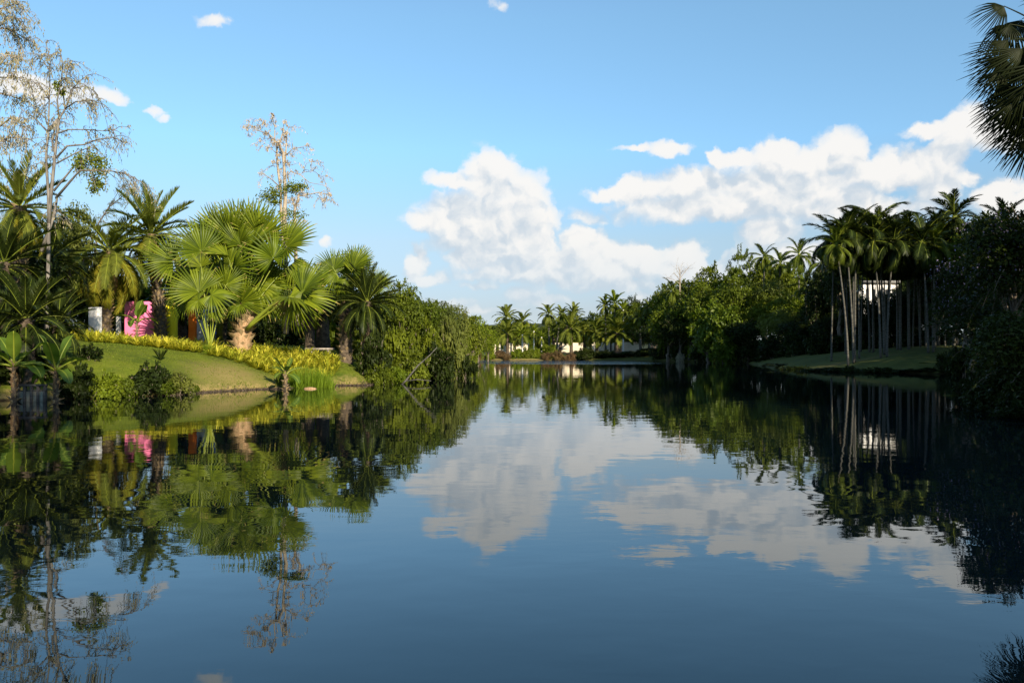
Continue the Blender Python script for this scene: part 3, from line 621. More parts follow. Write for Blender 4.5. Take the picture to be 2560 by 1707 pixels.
# right-hand fan palm
pk6 = 1 / 3.92 / 2.5 / F
def hub6(x, y, D): p = c6(x, y); return PX(p[0], p[1], D)
pr_ = at(c6(330, 900)[0], 57); rp = thing('fan_palm', 'second large fan palm, right of the big one and above the dark cycad', 'palm', pr_)
hr = Z(c6(0, 520)[1], 57) - pr_[2]; part('trunk', trunk_mesh('fan_trunk', [(0, 0, -.3), (0, 0, hr * .5), (0, 0, hr)], [.5, .42, .3], 'datebark', 12, .05, boots=(60, .5, .3)), rp); b1 = Vector(pr_) + Vector((0, 0, hr * .95))
for (hx, hy, deg, rad, D, kind, tb, nz) in [(215, 285, 118, 225, 56.6, 0, .1, (.1, -1, .4)), (400, 285, 52, 265, 56.2, 0, 0, (.1, -1, .4)), (330, 330, 88, 260, 57.4, 2, .2, (0, -1, .3)), (410, 330, 12, 240, 56.4, 1, 0, (.4, -1, .5)), (240, 330, 165, 240, 56.6, 1, 0, (.1, -1, .6)), (330, 380, 200, 220, 56.2, 4, 0, (.3, -1, .5)), (300, 420, 255, 200, 56.4, 4, 0, (.3, -1, .3)), (440, 250, 75, 230, 57.8, 2, .2, (0, -1, .3)), (160, 380, 190, 200, 57.4, 1, .2, (0, -1, .5)), (660, 420, 70, 160, 58, 0, .2, (.5, -1, .2)), (620, 460, 30, 170, 58.4, 1, .1, (.4, -1, .4))]:
    put_fan(rp, b1, hub6(hx, hy, D), deg, rad * pk6 * D, kind, tb, nz, pr=.05)

# ================================================================== feather palms
DATE = [feather_frond('date_frond', 1.0, bd, 72, .19, .021, [M[mt], M['petiole']], vee=v_, hang=h_, r=.011, seed=k) for k, (bd, v_, h_, mt) in enumerate([(22, 40, .0, 'date'), (55, 32, .1, 'date'), (85, 20, .2, 'date'), (95, 10, .45, 'dateyel'), (30, 35, .0, 'date')])]
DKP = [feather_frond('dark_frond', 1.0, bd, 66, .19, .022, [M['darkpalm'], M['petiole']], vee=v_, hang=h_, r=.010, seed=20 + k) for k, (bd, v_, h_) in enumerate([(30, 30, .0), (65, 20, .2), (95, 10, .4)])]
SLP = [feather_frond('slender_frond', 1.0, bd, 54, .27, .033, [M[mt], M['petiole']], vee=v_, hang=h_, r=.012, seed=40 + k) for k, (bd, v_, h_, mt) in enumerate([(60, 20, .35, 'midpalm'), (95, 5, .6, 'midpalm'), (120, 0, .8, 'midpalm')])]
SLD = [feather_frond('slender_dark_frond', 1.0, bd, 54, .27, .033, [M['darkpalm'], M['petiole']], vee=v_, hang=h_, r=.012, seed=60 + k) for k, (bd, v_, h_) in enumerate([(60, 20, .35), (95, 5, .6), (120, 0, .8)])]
FARP = [feather_frond('far_frond', 1.0, bd, 30, .27, .06, [M[mt], M['petiole']], vee=v_, hang=h_, r=.014, seed=80 + k) for k, (bd, v_, h_, mt) in enumerate([(45, 30, .2, 'date'), (85, 15, .4, 'date'), (110, 5, .6, 'date'), (40, 30, .1, 'leaflime')])]
DEAD = feather_frond('dead_frond', 1.0, 70, 34, .14, .014, [M['deadfrond'], M['deadfrond']], vee=-20, hang=.8, r=.012, seed=99)

def feather_palm(name, label, base, H, L, fr, n, lo=-45, hi=82, lean=(0, 0), r=(.3, .22), bark='datebark', boots=None, dead=0, seed=0, group=None, cat='palm', skirt=0, fname='frond', shaft=None, sides=10):
    rs = random.Random(seed + 11); t_ = thing(name, label, cat, base, 0, group); top = Vector((lean[0], lean[1], H))
    pts = [(lean[0] * (u ** 1.6), lean[1] * (u ** 1.6), H * u - .2 * (u == 0)) for u in (0, .25, .5, .75, 1)]
    part('trunk', trunk_mesh('trunk', pts, [r[0] * 1.25, r[0], (r[0] + r[1]) / 2, r[1], r[1]], bark, sides, .04, boots), t_)
    if shaft: g = Geo(); g.tube([(0, 0, 0), (0, 0, shaft * .6), (0, 0, shaft)], [r[1] * 1.15, r[1] * .95, r[1] * .4], 8, 0, .6); part('crownshaft', g.mesh('crownshaft', [M['petiole']], True), t_, tuple(top - Vector((0, 0, shaft * .4))))
    for k in range(n):
        u = (k + .5) / n; el_ = hi + (lo - hi) * (u ** .85) + rs.uniform(-7, 7); az_ = k * 137.5 + rs.uniform(-14, 14) + seed * 40
        m_ = fr[min(len(fr) - 1, int(u * len(fr) * .999))] if len(fr) > 1 else fr[0]
        frond_at(t_, fname, m_, top + Vector((0, 0, -u * .3)), az_, el_, rs.uniform(-.25, .25), L * rs.uniform(.86, 1.06))
    for k in range(dead): frond_at(t_, 'dead_frond', DEAD, top - Vector((0, 0, .4)), k * 97 + 30, -62 + rs.uniform(-12, 8), 0, L * .7)
    return t_
def fpalm(px, D, cy, Rpx, label, kind='date', base_px=None, n=None, name=None, group=None, seed=0, **kw):
    """crown centre at pixel (px, cy), frond length Rpx pixels"""
    bp = at(base_px if base_px is not None else px, D); top = PX(px, cy, D); L = Rpx / F * D * {'far': 1.4, 'slender': 1.35, 'slenderdark': 1.75}.get(kind, 1.22)
    pr = dict(date=dict(fr=[DATE[0], DATE[1], DATE[2], DATE[3]], n=44, name='date_palm', r=(.38, .33)),
              dark=dict(fr=DKP, n=40, name='feather_palm', r=(.32, .28)),
              slender=dict(fr=SLP, n=14, name='slender_palm', r=(.11, .085), bark='greybark', lo=-30, shaft=1.1),
              slenderdark=dict(fr=SLD, n=14, name='slender_palm', r=(.12, .09), bark='greybark', lo=-35, shaft=1.1),
              far=dict(fr=FARP[:3], n=22, name='feather_palm', r=(.26, .2), bark='greybark', lo=-40, sides=7))[kind]
    pr.update(kw); nm = name or pr.pop('name'); pr.pop('name', None)
    if n: pr['n'] = n
    return feather_palm(nm, label, bp, top.z - bp[2], L, pr.pop('fr'), pr.pop('n'), lean=(top.x - bp[0], 0), seed=seed, group=group, **pr)

# left group
fpalm(151, 62, 234, 43, 'tall date palm with silvery upright fronds rising left of the big fan palm', seed=1, n=46, hi=86, lo=-48, base_px=161, r=(.42, .36), boots=(160, .45, .3))
fpalm(110, 60, 250, 52, 'date palm with long yellow drooping fronds above the white and pink walls', seed=2, n=46, lo=-44, hi=64, base_px=106, fr=[DATE[1], DATE[2], DATE[2], DATE[3]], r=(.36, .3), boots=(120, .45, .3), dead=3)
fpalm(20, 43, 206, 44, 'tall dark date palm at the left edge, its top fronds in the sun', seed=3, n=44, lo=-60, boots=(120, .45, .3))
fpalm(50, 53, 258, 44, 'drooping feather palm behind the twin-trunk dry tree', seed=4, kind='dark', n=38, lo=-60)
fpalm(4, 40, 262, 48, 'dark feather palm below the tall one at the left edge', seed=5, kind='dark', n=38, lo=-50)
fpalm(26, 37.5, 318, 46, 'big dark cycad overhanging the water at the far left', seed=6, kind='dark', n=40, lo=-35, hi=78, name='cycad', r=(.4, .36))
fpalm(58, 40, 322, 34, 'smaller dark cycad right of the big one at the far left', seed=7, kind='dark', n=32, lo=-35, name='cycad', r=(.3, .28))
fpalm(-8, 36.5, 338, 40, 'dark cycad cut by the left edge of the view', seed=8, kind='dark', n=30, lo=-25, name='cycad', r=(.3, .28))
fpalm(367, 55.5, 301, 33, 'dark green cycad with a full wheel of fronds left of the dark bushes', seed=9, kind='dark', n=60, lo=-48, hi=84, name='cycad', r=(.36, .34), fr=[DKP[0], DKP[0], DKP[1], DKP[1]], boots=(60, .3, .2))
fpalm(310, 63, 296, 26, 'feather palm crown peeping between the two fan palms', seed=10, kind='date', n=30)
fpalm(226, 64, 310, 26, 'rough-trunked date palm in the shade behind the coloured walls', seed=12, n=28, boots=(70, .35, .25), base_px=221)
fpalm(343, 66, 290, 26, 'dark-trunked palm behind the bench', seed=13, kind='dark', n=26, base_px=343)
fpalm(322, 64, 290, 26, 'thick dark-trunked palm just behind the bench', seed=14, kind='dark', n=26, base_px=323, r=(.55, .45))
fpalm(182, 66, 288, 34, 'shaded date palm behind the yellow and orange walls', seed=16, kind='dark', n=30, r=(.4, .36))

# right bank: slender palms on the grass mound (base px, crown px, crown row, frond px)
def c3(x, y): return ((1960 + x / 2.613) / 2.5, (460 + y / 2.613) / 2.5)
RP = [(420, 340, 330, 125, 90, 'leftmost slender palm of the clump on the right mound'), (455, 400, 265, 120, 91, 'second slender palm from the left on the right mound, crown against cloud'),
 (458, 450, 330, 125, 92.5, 'third slender palm from the left on the right mound'), (462, 470, 250, 120, 91.5, 'upright slender palm in the left clump of the right mound'),
 (632, 585, 300, 135, 91, 'slender palm leaning left in the middle clump of the right mound'), (655, 612, 235, 135, 94, 'tallest palm of the middle clump, with one high arching frond'),
 (672, 715, 310, 130, 91, 'slender palm leaning right in the middle clump of the right mound'), (762, 768, 340, 120, 99, 'pale thin palm trunk standing alone right of the middle clump'),
 (740, 735, 320, 115, 103, 'thin shaded palm behind the lone pale trunk'), (943, 900, 315, 130, 90, 'palm leaning left in the right-hand pair of the mound'), (975, 985, 330, 130, 90, 'straight palm in the right-hand pair of the mound'),
 (890, 850, 340, 120, 106, 'shaded slender palm behind the right-hand pair'), (560, 530, 350, 120, 104, 'shaded slender palm between the left and middle clumps'), (1010, 1020, 320, 115, 101, 'shaded slender palm right of the right-hand pair'),
 (1110, 1110, 190, 125, 97, 'tall feathery palm standing above the dark trees on the right'), (1420, 1440, 235, 110, 84, 'palm crown rising above the lilac-flowered tree at the right edge')]
for k, (bx_, cx_, cy_, rr_, D, lb) in enumerate(RP):
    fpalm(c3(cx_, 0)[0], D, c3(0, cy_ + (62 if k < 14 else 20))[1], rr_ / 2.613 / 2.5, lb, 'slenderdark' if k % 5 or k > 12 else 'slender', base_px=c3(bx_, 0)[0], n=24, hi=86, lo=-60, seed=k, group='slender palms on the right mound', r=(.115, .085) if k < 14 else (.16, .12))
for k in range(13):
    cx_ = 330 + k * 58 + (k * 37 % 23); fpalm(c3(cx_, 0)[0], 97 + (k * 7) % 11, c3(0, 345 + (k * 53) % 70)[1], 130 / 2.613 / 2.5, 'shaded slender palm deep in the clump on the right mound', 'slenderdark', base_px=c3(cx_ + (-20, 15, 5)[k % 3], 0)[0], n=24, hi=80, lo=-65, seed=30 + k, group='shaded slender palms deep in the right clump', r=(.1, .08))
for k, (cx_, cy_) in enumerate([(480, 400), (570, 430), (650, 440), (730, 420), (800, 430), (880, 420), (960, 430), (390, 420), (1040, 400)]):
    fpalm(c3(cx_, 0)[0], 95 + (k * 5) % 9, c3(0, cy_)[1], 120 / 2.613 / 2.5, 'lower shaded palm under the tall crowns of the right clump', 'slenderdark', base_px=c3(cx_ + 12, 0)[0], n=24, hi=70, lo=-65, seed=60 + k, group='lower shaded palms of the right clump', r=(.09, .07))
# one long arching frond each on the tall middle palm
tall = [o for o in bpy.data.objects if o.get('label', '').startswith('tallest palm of the middle')][0]; tp = max((c for c in tall.children if c.name.startswith('frond')), key=lambda c: c.location.z).location
for az_, el_ in ((80, 74), (120, 48), (250, 50), (275, 66)): frond_at(tall, 'frond', SLD[1], tp, az_, el_, 0, 5.6)

# ================================================================== far shore palms: crop coordinates (x, y, radius), trunk foot column
def cf(x, y): return ((1150 + x / 4.276) / 2.5, (700 + y / 4.276) / 2.5)
FP = [(495, 395, 125, 225, 505, 'far feather palm, tallest on the left end of the far shore', 0), (505, 560, 130, 208, 508, 'far date palm with a bright central tuft left of the far shore middle', 0), (668, 440, 110, 222, 668, 'far palm with drooping dark fronds beside a white trunk', 0),
 (665, 575, 95, 206, 668, 'far short palm with a white trunk on the left half of the far shore', 1), (790, 540, 75, 212, 790, 'far thin palm with a bare white trunk before the grey gap', 1), (872, 605, 62, 208, 874, 'far small palm right of the bare white trunk', 1),
 (320, 570, 90, 214, 322, 'far small bronze-green palm at the left end of the pale wall', 0), (945, 360, 110, 218, 955, 'far tall palm with a thick grey trunk in the middle of the far shore', 0), (1080, 365, 90, 226, 1030, 'far palm behind the tall grey-trunked one', 0),
 (1215, 350, 95, 224, 1060, 'far tall palm above the broad date palm', 0), (1185, 505, 165, 207, 1190, 'far broad date palm with orange fruit stalks and a double trunk', 0), (1330, 540, 100, 216, 1330, 'far dark palm between the two date palms', 0),
 (1462, 540, 135, 208, 1462, 'far spreading date palm before the pale wall', 0), (1550, 270, 90, 228, 1558, 'far palm left of the bright tall palm above the trees', 0), (1655, 235, 110, 226, 1655, 'far bright tall palm rising above the trees', 1),
 (1745, 310, 90, 222, 1745, 'far lime palm at the foot of the bright tall palm', 1), (1612, 560, 90, 214, 1612, 'far thin palm before the right part of the pale wall', 0), (2020, 290, 95, 205, 2020, 'far palm at the edge of the dark forest', 0), (1920, 400, 100, 200, 1935, 'far hanging palm against the dark forest', 0),
 (1000, 520, 70, 212, 1000, 'far short palm between the grey trunk and the date palm', 1), (400, 590, 80, 220, 400, 'far low palm left of the bright date palm', 0), (590, 620, 70, 222, 590, 'far low palm between the two white trunks', 0)]
for k, (x, y, r_, D, bx_, lb, li) in enumerate(FP):
    p = cf(x, y); kw = {}
    if li: kw = dict(fr=[FARP[3], FARP[3], FARP[1]], bark='white' if r_ < 100 else 'greybark', r=(.2, .16))
    if 'date' in lb: kw = dict(fr=[FARP[0], FARP[0], FARP[1]], n=26, r=(.45, .4), bark='datebark')
    fpalm(p[0], D, p[1], r_ / 4.276 / 2.5, lb, 'far', base_px=cf(bx_, 0)[0], seed=k, group='palms on the far shore', **kw)
# bushy dark palm with broad trunk
p = cf(1690, 560); fpalm(p[0], 205, p[1], 15, 'far bushy round tree with a broad black trunk before the pale wall', 'far', fr=[FARP[0]], n=30, lo=-25, r=(.9, .8), bark='datebark', seed=40, group='palms on the far shore')

# ================================================================== pale wall behind the far shore
def farwall(x0, x1, y0, y1, D, name, label):
    z1 = Z(y0, D); z0 = min(gh(X(x0, D), D), gh(X(x1, D), D)) - .3
    w_ = wall(name, label, ((X(x0, D), D), (X(x1, D), D)), z0, z1, ['cream']); return w_
for k, (x0, x1, lb) in enumerate([(482, 529, 'far low cream wall behind the left part of the far shore'), (551, 585, 'far low cream wall in the middle of the far shore'), (592, 640, 'far low cream wall catching the sun on the right part of the far shore')]):
    farwall(x0, x1, 342.4 - .8 * (k == 2), 350, 228 + k, 'boundary_wall', lb)

# ================================================================== white pavilion behind the right palms
bxw = X(862, 128); gz = gh(X(885, 130), 130); z0 = gz; z1 = Z(283, 130)
pv = thing('white_building', 'white building with tall windows seen between the palm trunks on the right', 'building', (X(880, 130), 130, z0)); Wd = X(897, 130) - X(864, 130); Hh = z1 - z0
nb = 5; bay = Wd / nb; pt_ = .45
wg = Geo(); 
for k in range(nb + 1): wg.box((-Wd / 2 + k * bay, 0, Hh / 2), (pt_, .5, Hh))
for zz, hh in ((0.6, 1.2), (Hh * .45, 1.0), (Hh - .5, 1.0)): wg.box((0, .05, zz), (Wd, .36, hh))
wg.box((0, 7, Hh / 2), (Wd, .3, Hh)); wg.box((-Wd / 2, 3.6, Hh / 2), (.3, 6.6, Hh)); wg.box((Wd / 2, 3.6, Hh / 2), (.3, 6.6, Hh)); part('wall', wg.mesh('building_wall', [M['white']]), pv)
g = Geo(); g.box((0, 3.5, Hh + .2), (Wd + 1, 8.4, .38)); part('roof', g.mesh('building_roof', [M['roof']]), pv)
for lv in range(2):
    za = (1.2, Hh * .45 + .5)[lv]; zb = (Hh * .45 - .5, Hh - 1.0)[lv]; hh = zb - za
    g = Geo(); ww = bay - pt_ - .02
    for sx_ in (-ww / 2 + .05, 0, ww / 2 - .05): g.box((sx_, 0, hh / 2), (.08, .1, hh - .02))
    for sz_ in (.05, hh * .5, hh - .05): g.box((0, .006, sz_), (ww - .02, .08, .08))
    fm_ = g.mesh('window_frame', [M['frame']]); g = Geo(); g.box((0, .03, hh / 2), (ww - .05, .02, hh - .05)); pm_ = g.mesh('pane', [M['glass']])
    for k in range(nb): wnd = part('window', fm_, pv, (-Wd / 2 + (k + .5) * bay, .05, za)); part('pane', pm_, wnd)

# ================================================================== broadleaf trees
T = tree
# left island: behind the palms and along the point
T('olive', 68, 57, 203, 58, 'round vine-covered green tree beside the twin-trunk dry tree'); T('dark', 30, 50, 240, 70, 'dark broadleaf tree behind the palms at the far left'); T('dark', 92, 66, 262, 60, 'dark tree in the shade behind the white wall')
T('mid', 135, 72, 268, 56, 'green tree behind the pink wall'); T('dark', 200, 76, 270, 64, 'dark tree behind the orange wall'); T('dark', 255, 74, 262, 64, 'dark tree straight behind the big fan palm'); T('mid', 302, 80, 292, 56, 'shaded tree behind the bench palms'); T('dark', 345, 78, 285, 50, 'dark tree behind the second fan palm')
for k, (px, D, ty, w, ky, lb) in enumerate([(402, 64, 281, 44, 'mid', 'glossy green tree directly right of the cycad, highest of the point'), (424, 67, 292, 46, 'mid', 'dense tree in the middle of the leafy point'), (443, 72, 298, 42, 'olive', 'grey-green tree with reddish tips on the leafy point'), (386, 70, 290, 40, 'dark', 'dark tree behind the cycad on the leafy point'),
  (456, 84, 305, 40, 'olive', 'olive tree on the slope of the leafy point'), (467, 105, 312, 36, 'mid', 'paler green tree low on the leafy point'), (470, 135, 313, 36, 'lime', 'bright lime tree past the tip of the leafy point'), (478, 165, 318, 32, 'wispy', 'wispy tree with bare twigs past the lime tree'), (462, 120, 308, 34, 'wispy', 'feathery crown behind the leafy point'),
  (488, 185, 325, 28, 'lime', 'small bright tree at the left end of the far shore'), (432, 90, 300, 50, 'mid', 'green tree behind the leafy point'), (410, 100, 296, 50, 'olive', 'olive tree deep behind the leafy point')]):
    T(ky, px, D, ty, w, lb, group='trees on the leafy point')
# far shore backdrop
for k, (px, D, ty, w, ky) in enumerate([(494, 238, 322, 26, 'mid'), (505, 246, 324, 30, 'lime'), (516, 240, 317, 28, 'mid'), (528, 262, 325, 30, 'bushylime'), (543, 266, 328, 30, 'bushymid'), (552, 250, 322, 28, 'mid'), (563, 258, 318, 28, 'olive'), (573, 245, 314, 28, 'mid'), (583, 262, 318, 32, 'bushymid'), (592, 240, 311, 30, 'mid'), (604, 244, 313, 34, 'mid'), (614, 258, 304, 34, 'bushymid'), (612, 236, 322, 30, 'lime'), (623, 238, 306, 26, 'mid'), (633, 232, 295, 24, 'dark'), (640, 226, 300, 28, 'mid'), (652, 214, 297, 34, 'dark'), (662, 206, 294, 32, 'dark')]):
    T(ky, px, D, ty, w, 'leafy tree in the row behind the far shore palms and pale wall', group='trees behind the far shore')
for k, (px, D, ty, w, ky) in enumerate([(490, 235, 334, 26, 'bushylime'), (508, 236, 333, 28, 'bushymid'), (524, 237, 334, 26, 'bushylime'), (541, 237, 333, 24, 'bushymid'), (556, 236, 333, 26, 'bushylime'), (572, 236, 331, 28, 'bushymid'), (590, 236, 331, 28, 'bushymid'), (606, 237, 330, 30, 'bushylime'), (622, 236, 328, 30, 'bushymid'), (640, 232, 326, 30, 'bushy'), (655, 222, 322, 34, 'bushy')]):
    T(ky, px, D, ty, w, 'low bushy tree closing the view right behind the far pale wall', group='bushy trees behind the far wall')
# dense understorey that closes the view under the crowns, left and right
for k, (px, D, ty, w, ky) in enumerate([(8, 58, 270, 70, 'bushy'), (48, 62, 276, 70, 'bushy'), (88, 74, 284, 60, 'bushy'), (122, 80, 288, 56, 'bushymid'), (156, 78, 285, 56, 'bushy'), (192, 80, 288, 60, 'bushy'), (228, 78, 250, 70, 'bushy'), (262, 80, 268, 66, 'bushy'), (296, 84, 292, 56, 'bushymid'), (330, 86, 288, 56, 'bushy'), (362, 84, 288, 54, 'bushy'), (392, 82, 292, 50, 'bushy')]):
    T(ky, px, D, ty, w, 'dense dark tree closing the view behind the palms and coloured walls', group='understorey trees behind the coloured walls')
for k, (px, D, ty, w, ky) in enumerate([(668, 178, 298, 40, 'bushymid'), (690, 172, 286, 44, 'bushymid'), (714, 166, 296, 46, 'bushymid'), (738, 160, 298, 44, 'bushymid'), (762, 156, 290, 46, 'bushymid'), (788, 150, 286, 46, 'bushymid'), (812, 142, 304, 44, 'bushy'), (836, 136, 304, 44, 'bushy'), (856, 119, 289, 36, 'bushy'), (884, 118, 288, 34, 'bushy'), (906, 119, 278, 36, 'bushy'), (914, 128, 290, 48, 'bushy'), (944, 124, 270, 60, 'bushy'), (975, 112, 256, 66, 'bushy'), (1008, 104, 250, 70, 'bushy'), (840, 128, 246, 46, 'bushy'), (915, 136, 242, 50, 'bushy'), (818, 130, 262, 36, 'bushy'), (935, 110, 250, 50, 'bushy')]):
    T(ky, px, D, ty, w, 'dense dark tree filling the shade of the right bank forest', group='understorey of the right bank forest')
# forest on the right, back to front
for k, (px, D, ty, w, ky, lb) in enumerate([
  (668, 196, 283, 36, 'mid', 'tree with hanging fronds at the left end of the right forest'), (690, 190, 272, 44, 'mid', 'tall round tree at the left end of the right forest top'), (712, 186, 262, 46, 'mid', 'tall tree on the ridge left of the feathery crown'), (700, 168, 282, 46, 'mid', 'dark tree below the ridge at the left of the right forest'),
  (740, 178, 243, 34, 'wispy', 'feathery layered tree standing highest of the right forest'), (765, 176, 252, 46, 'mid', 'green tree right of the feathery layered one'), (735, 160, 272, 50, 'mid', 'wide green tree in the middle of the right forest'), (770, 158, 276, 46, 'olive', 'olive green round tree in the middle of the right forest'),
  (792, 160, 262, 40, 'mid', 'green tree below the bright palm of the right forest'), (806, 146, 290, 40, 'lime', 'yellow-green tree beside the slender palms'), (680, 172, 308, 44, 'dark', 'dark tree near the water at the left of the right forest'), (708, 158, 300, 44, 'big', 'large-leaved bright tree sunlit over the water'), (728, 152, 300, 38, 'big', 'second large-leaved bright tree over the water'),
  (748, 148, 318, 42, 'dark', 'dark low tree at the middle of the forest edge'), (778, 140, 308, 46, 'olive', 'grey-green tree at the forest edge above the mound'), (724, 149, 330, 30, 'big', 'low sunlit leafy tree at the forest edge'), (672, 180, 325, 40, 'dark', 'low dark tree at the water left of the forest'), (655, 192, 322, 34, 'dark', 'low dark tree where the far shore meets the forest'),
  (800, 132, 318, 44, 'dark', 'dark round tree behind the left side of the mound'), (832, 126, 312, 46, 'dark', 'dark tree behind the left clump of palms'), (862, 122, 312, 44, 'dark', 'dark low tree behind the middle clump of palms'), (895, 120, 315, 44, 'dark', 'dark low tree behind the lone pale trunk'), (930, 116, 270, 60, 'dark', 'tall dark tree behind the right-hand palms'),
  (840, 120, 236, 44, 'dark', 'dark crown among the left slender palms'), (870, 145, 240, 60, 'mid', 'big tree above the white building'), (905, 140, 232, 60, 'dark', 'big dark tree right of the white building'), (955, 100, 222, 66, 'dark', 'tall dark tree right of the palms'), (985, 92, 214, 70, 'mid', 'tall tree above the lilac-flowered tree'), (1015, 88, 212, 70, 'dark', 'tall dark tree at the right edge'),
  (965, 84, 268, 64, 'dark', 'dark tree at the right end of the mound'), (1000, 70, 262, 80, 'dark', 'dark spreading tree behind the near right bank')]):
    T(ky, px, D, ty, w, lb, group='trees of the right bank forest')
for (px, D, cy, rp_, lb) in [(799, 150, 254, 17, 'bright sunlit palm standing out of the right forest'), (780, 158, 262, 15, 'palm left of the bright sunlit one in the right forest'), (764, 166, 256, 14, 'palm crown on the ridge of the right forest'), (673, 188, 290, 13, 'drooping palm at the left end of the right forest'), (821, 140, 262, 17, 'palm half hidden by the dark slender palms'), (806, 138, 285, 15, 'lower sunlit palm beside the slender palms'), (832, 136, 290, 14, 'sunlit palm seen between the trunks of the left clump'), (818, 137, 302, 12, 'low sunlit palm under the left clump')]:
    fpalm(px, D, cy, rp_, lb, 'slender', n=16, seed=int(px), lo=-40, group='palms in the right forest', r=(.2, .15))
# bare twiggy tree on the ridge
def bare(name, label, base, limbs, r0, tw=120, twl=1.1, leaf=None, nleafs=0, lmat='deadleaf', bark='palebark', seed=0, droop=.5, ll=.28, grp=None, tlo=.25):
    """limbs: list of (points, radius at start, radius at end) relative to base"""
    rs = np.random.default_rng(seed); t_ = thing(name, label, 'tree', base, 0, grp); g = Geo(); TW = []
    for P, ra, rb in limbs: g.tube(np.array(P), np.linspace(ra, rb, len(P)), 7, 0, .5)
    L_ = [P for P, ra, rb in limbs]; lens = np.array([np.linalg.norm(np.diff(np.array(P), axis=0), axis=1).sum() for P in L_]); pick = rs.choice(len(L_), tw, p=lens / lens.sum())
    for q in pick:
        P = np.array(L_[q]); u = rs.uniform(tlo if len(P) > 2 else .1, 1) * (len(P) - 1); i_ = min(int(u), len(P) - 2); s_ = P[i_] + (P[i_ + 1] - P[i_]) * (u - i_)
        d0 = nrm(nrm(P[i_ + 1] - P[i_]) * .6 + rs.normal(size=3) * .75 + np.array([0, 0, .15])); l_ = twl * rs.uniform(.4, 1.3); ts = np.linspace(0, 1, 6)[:, None]; pp = s_ + d0 * l_ * ts + np.array([0, 0, -1.]) * droop * l_ * ts ** 2 + rs.normal(size=(6, 3)) * .03 * l_ * ts
        g.tube(pp, np.linspace(.022, .008, 6), 3, 0, .5, cap=False); TW.append(pp)
        for b_2 in range(2):
            s2 = pp[rs.integers(2, 5)]; d2 = nrm(d0 + rs.normal(size=3) * .8); p2 = s2 + d2 * l_ * .5 * ts + np.array([0, 0, -1.]) * droop * .7 * l_ * ts ** 2; g.tube(p2[::2], [.012, .009, .006], 3, 0, .5, cap=False); TW.append(p2)
    part('trunk', g.mesh('limbs', [M[bark]]), t_)
    if nleafs:
        g = Geo(); A = np.concatenate([w_[2:] for w_ in TW]); A = A[rs.choice(len(A), nleafs)] + rs.normal(size=(nleafs, 3)) * .06
        w_ = rs.random((nleafs, 1)); g.cards(A, nrm(np.array([0, 0, -1.]) + rs.normal(size=(nleafs, 3)) * .3), nrm(rs.normal(size=(nleafs, 3))), ll * rs.uniform(.6, 1.3, nleafs), ll * .3, 0, rs.random(nleafs)); tag(part('hanging_leaves', g.mesh('hanging_leaves', [M[lmat]]), t_), kind='stuff')
    return t_
def limbs_from(lst, conv, D, base, seed=0, spread=1.0):
    rs = random.Random(seed); out = []
    for pts, ra, rb, *dd in lst:
        d1 = dd[0] if dd else rs.uniform(-1, 1) * spread; n = len(pts); L_ = []
        for k, (x, y) in enumerate(pts): px, py = conv(x, y); dq = D + d1 * k / max(1, n - 1) ; v = PX(px, py, dq) - Vector(base); L_.append(tuple(v))
        out.append((L_, ra, rb))
    return out
c1 = lambda x, y: (x / 7, y / 7)
b1_ = at(46, 42)
LT = [([(325, 2600), (335, 2000), (342, 1568), (338, 1360), (322, 1100), (337, 925), (345, 700), (352, 430), (322, 290)], .11, .012, 0), ([(342, 1560), (357, 1360), (378, 1150), (400, 930), (415, 830), (455, 760), (510, 620), (565, 560), (620, 520)], .10, .010, 0), ([(290, 1760), (380, 1500), (400, 1380)], .1, .05, .6),
 ([(375, 1060), (365, 980), (400, 850)], .06, .04, 0), ([(337, 925), (240, 820), (130, 750)], .05, .015), ([(340, 915), (410, 830)], .09, .08, 0), ([(410, 930), (480, 905), (600, 905), (740, 915), (820, 900)], .045, .012), ([(393, 1105), (470, 1020), (590, 1010), (680, 975), (800, 960), (895, 1015)], .06, .012),
 ([(393, 1143), (520, 1075), (640, 1020)], .045, .02), ([(375, 1335), (520, 1160), (590, 1120)], .06, .02), ([(392, 1385), (490, 1270), (560, 1190), (780, 1195), (900, 1220), (1010, 1285)], .07, .012), ([(455, 760), (530, 710), (640, 700), (715, 725)], .04, .012), ([(330, 870), (320, 830), (250, 760), (200, 740)], .035, .01),
 ([(345, 700), (300, 620), (200, 540)], .035, .01), ([(415, 830), (400, 700), (430, 560), (440, 440), (418, 340)], .05, .012), ([(455, 760), (440, 640), (472, 500), (505, 420)], .04, .01), ([(352, 500), (300, 420), (270, 380)], .03, .01), ([(510, 620), (600, 600), (660, 640)], .03, .01), ([(335, 1140), (270, 1140), (230, 1180)], .03, .01)]
lt = bare('dry_tree', 'tall twin-trunk dry tree with hanging tan leaves against the sky at the left', b1_, limbs_from(LT, c1, 42, b1_, 3, 1.6), .2, tw=300, twl=.9, nleafs=2700, lmat='deadmix', bark='drybark', seed=4, droop=.75, ll=.17, tlo=.45)
g = Geo(); rs = np.random.default_rng(8)
for cx_, cy_, rr_ in ((560, 1120, .38), (640, 1100, .4), (700, 1130, .42), (690, 1190, .4), (560, 1170, .3), (670, 1260, .32), (655, 1320, .25), (700, 1290, .22), (400, 590, .25), (430, 640, .2)):
    c_ = np.array(PX(*c1(cx_, cy_), 42) - Vector(b1_)); n_ = int(420 * rr_); P = c_ + rs.normal(size=(n_, 3)) * rr_ * .5; g.cards(P, nrm(rs.normal(size=(n_, 3)) * .6 + np.array([0, 0, -1.])), nrm(rs.normal(size=(n_, 3))), .15, .09, 0, rs.random(n_))
tag(part('climbing_vine', g.mesh('climbing_vine', [M['vine'], M['bark']]), lt), kind='stuff')
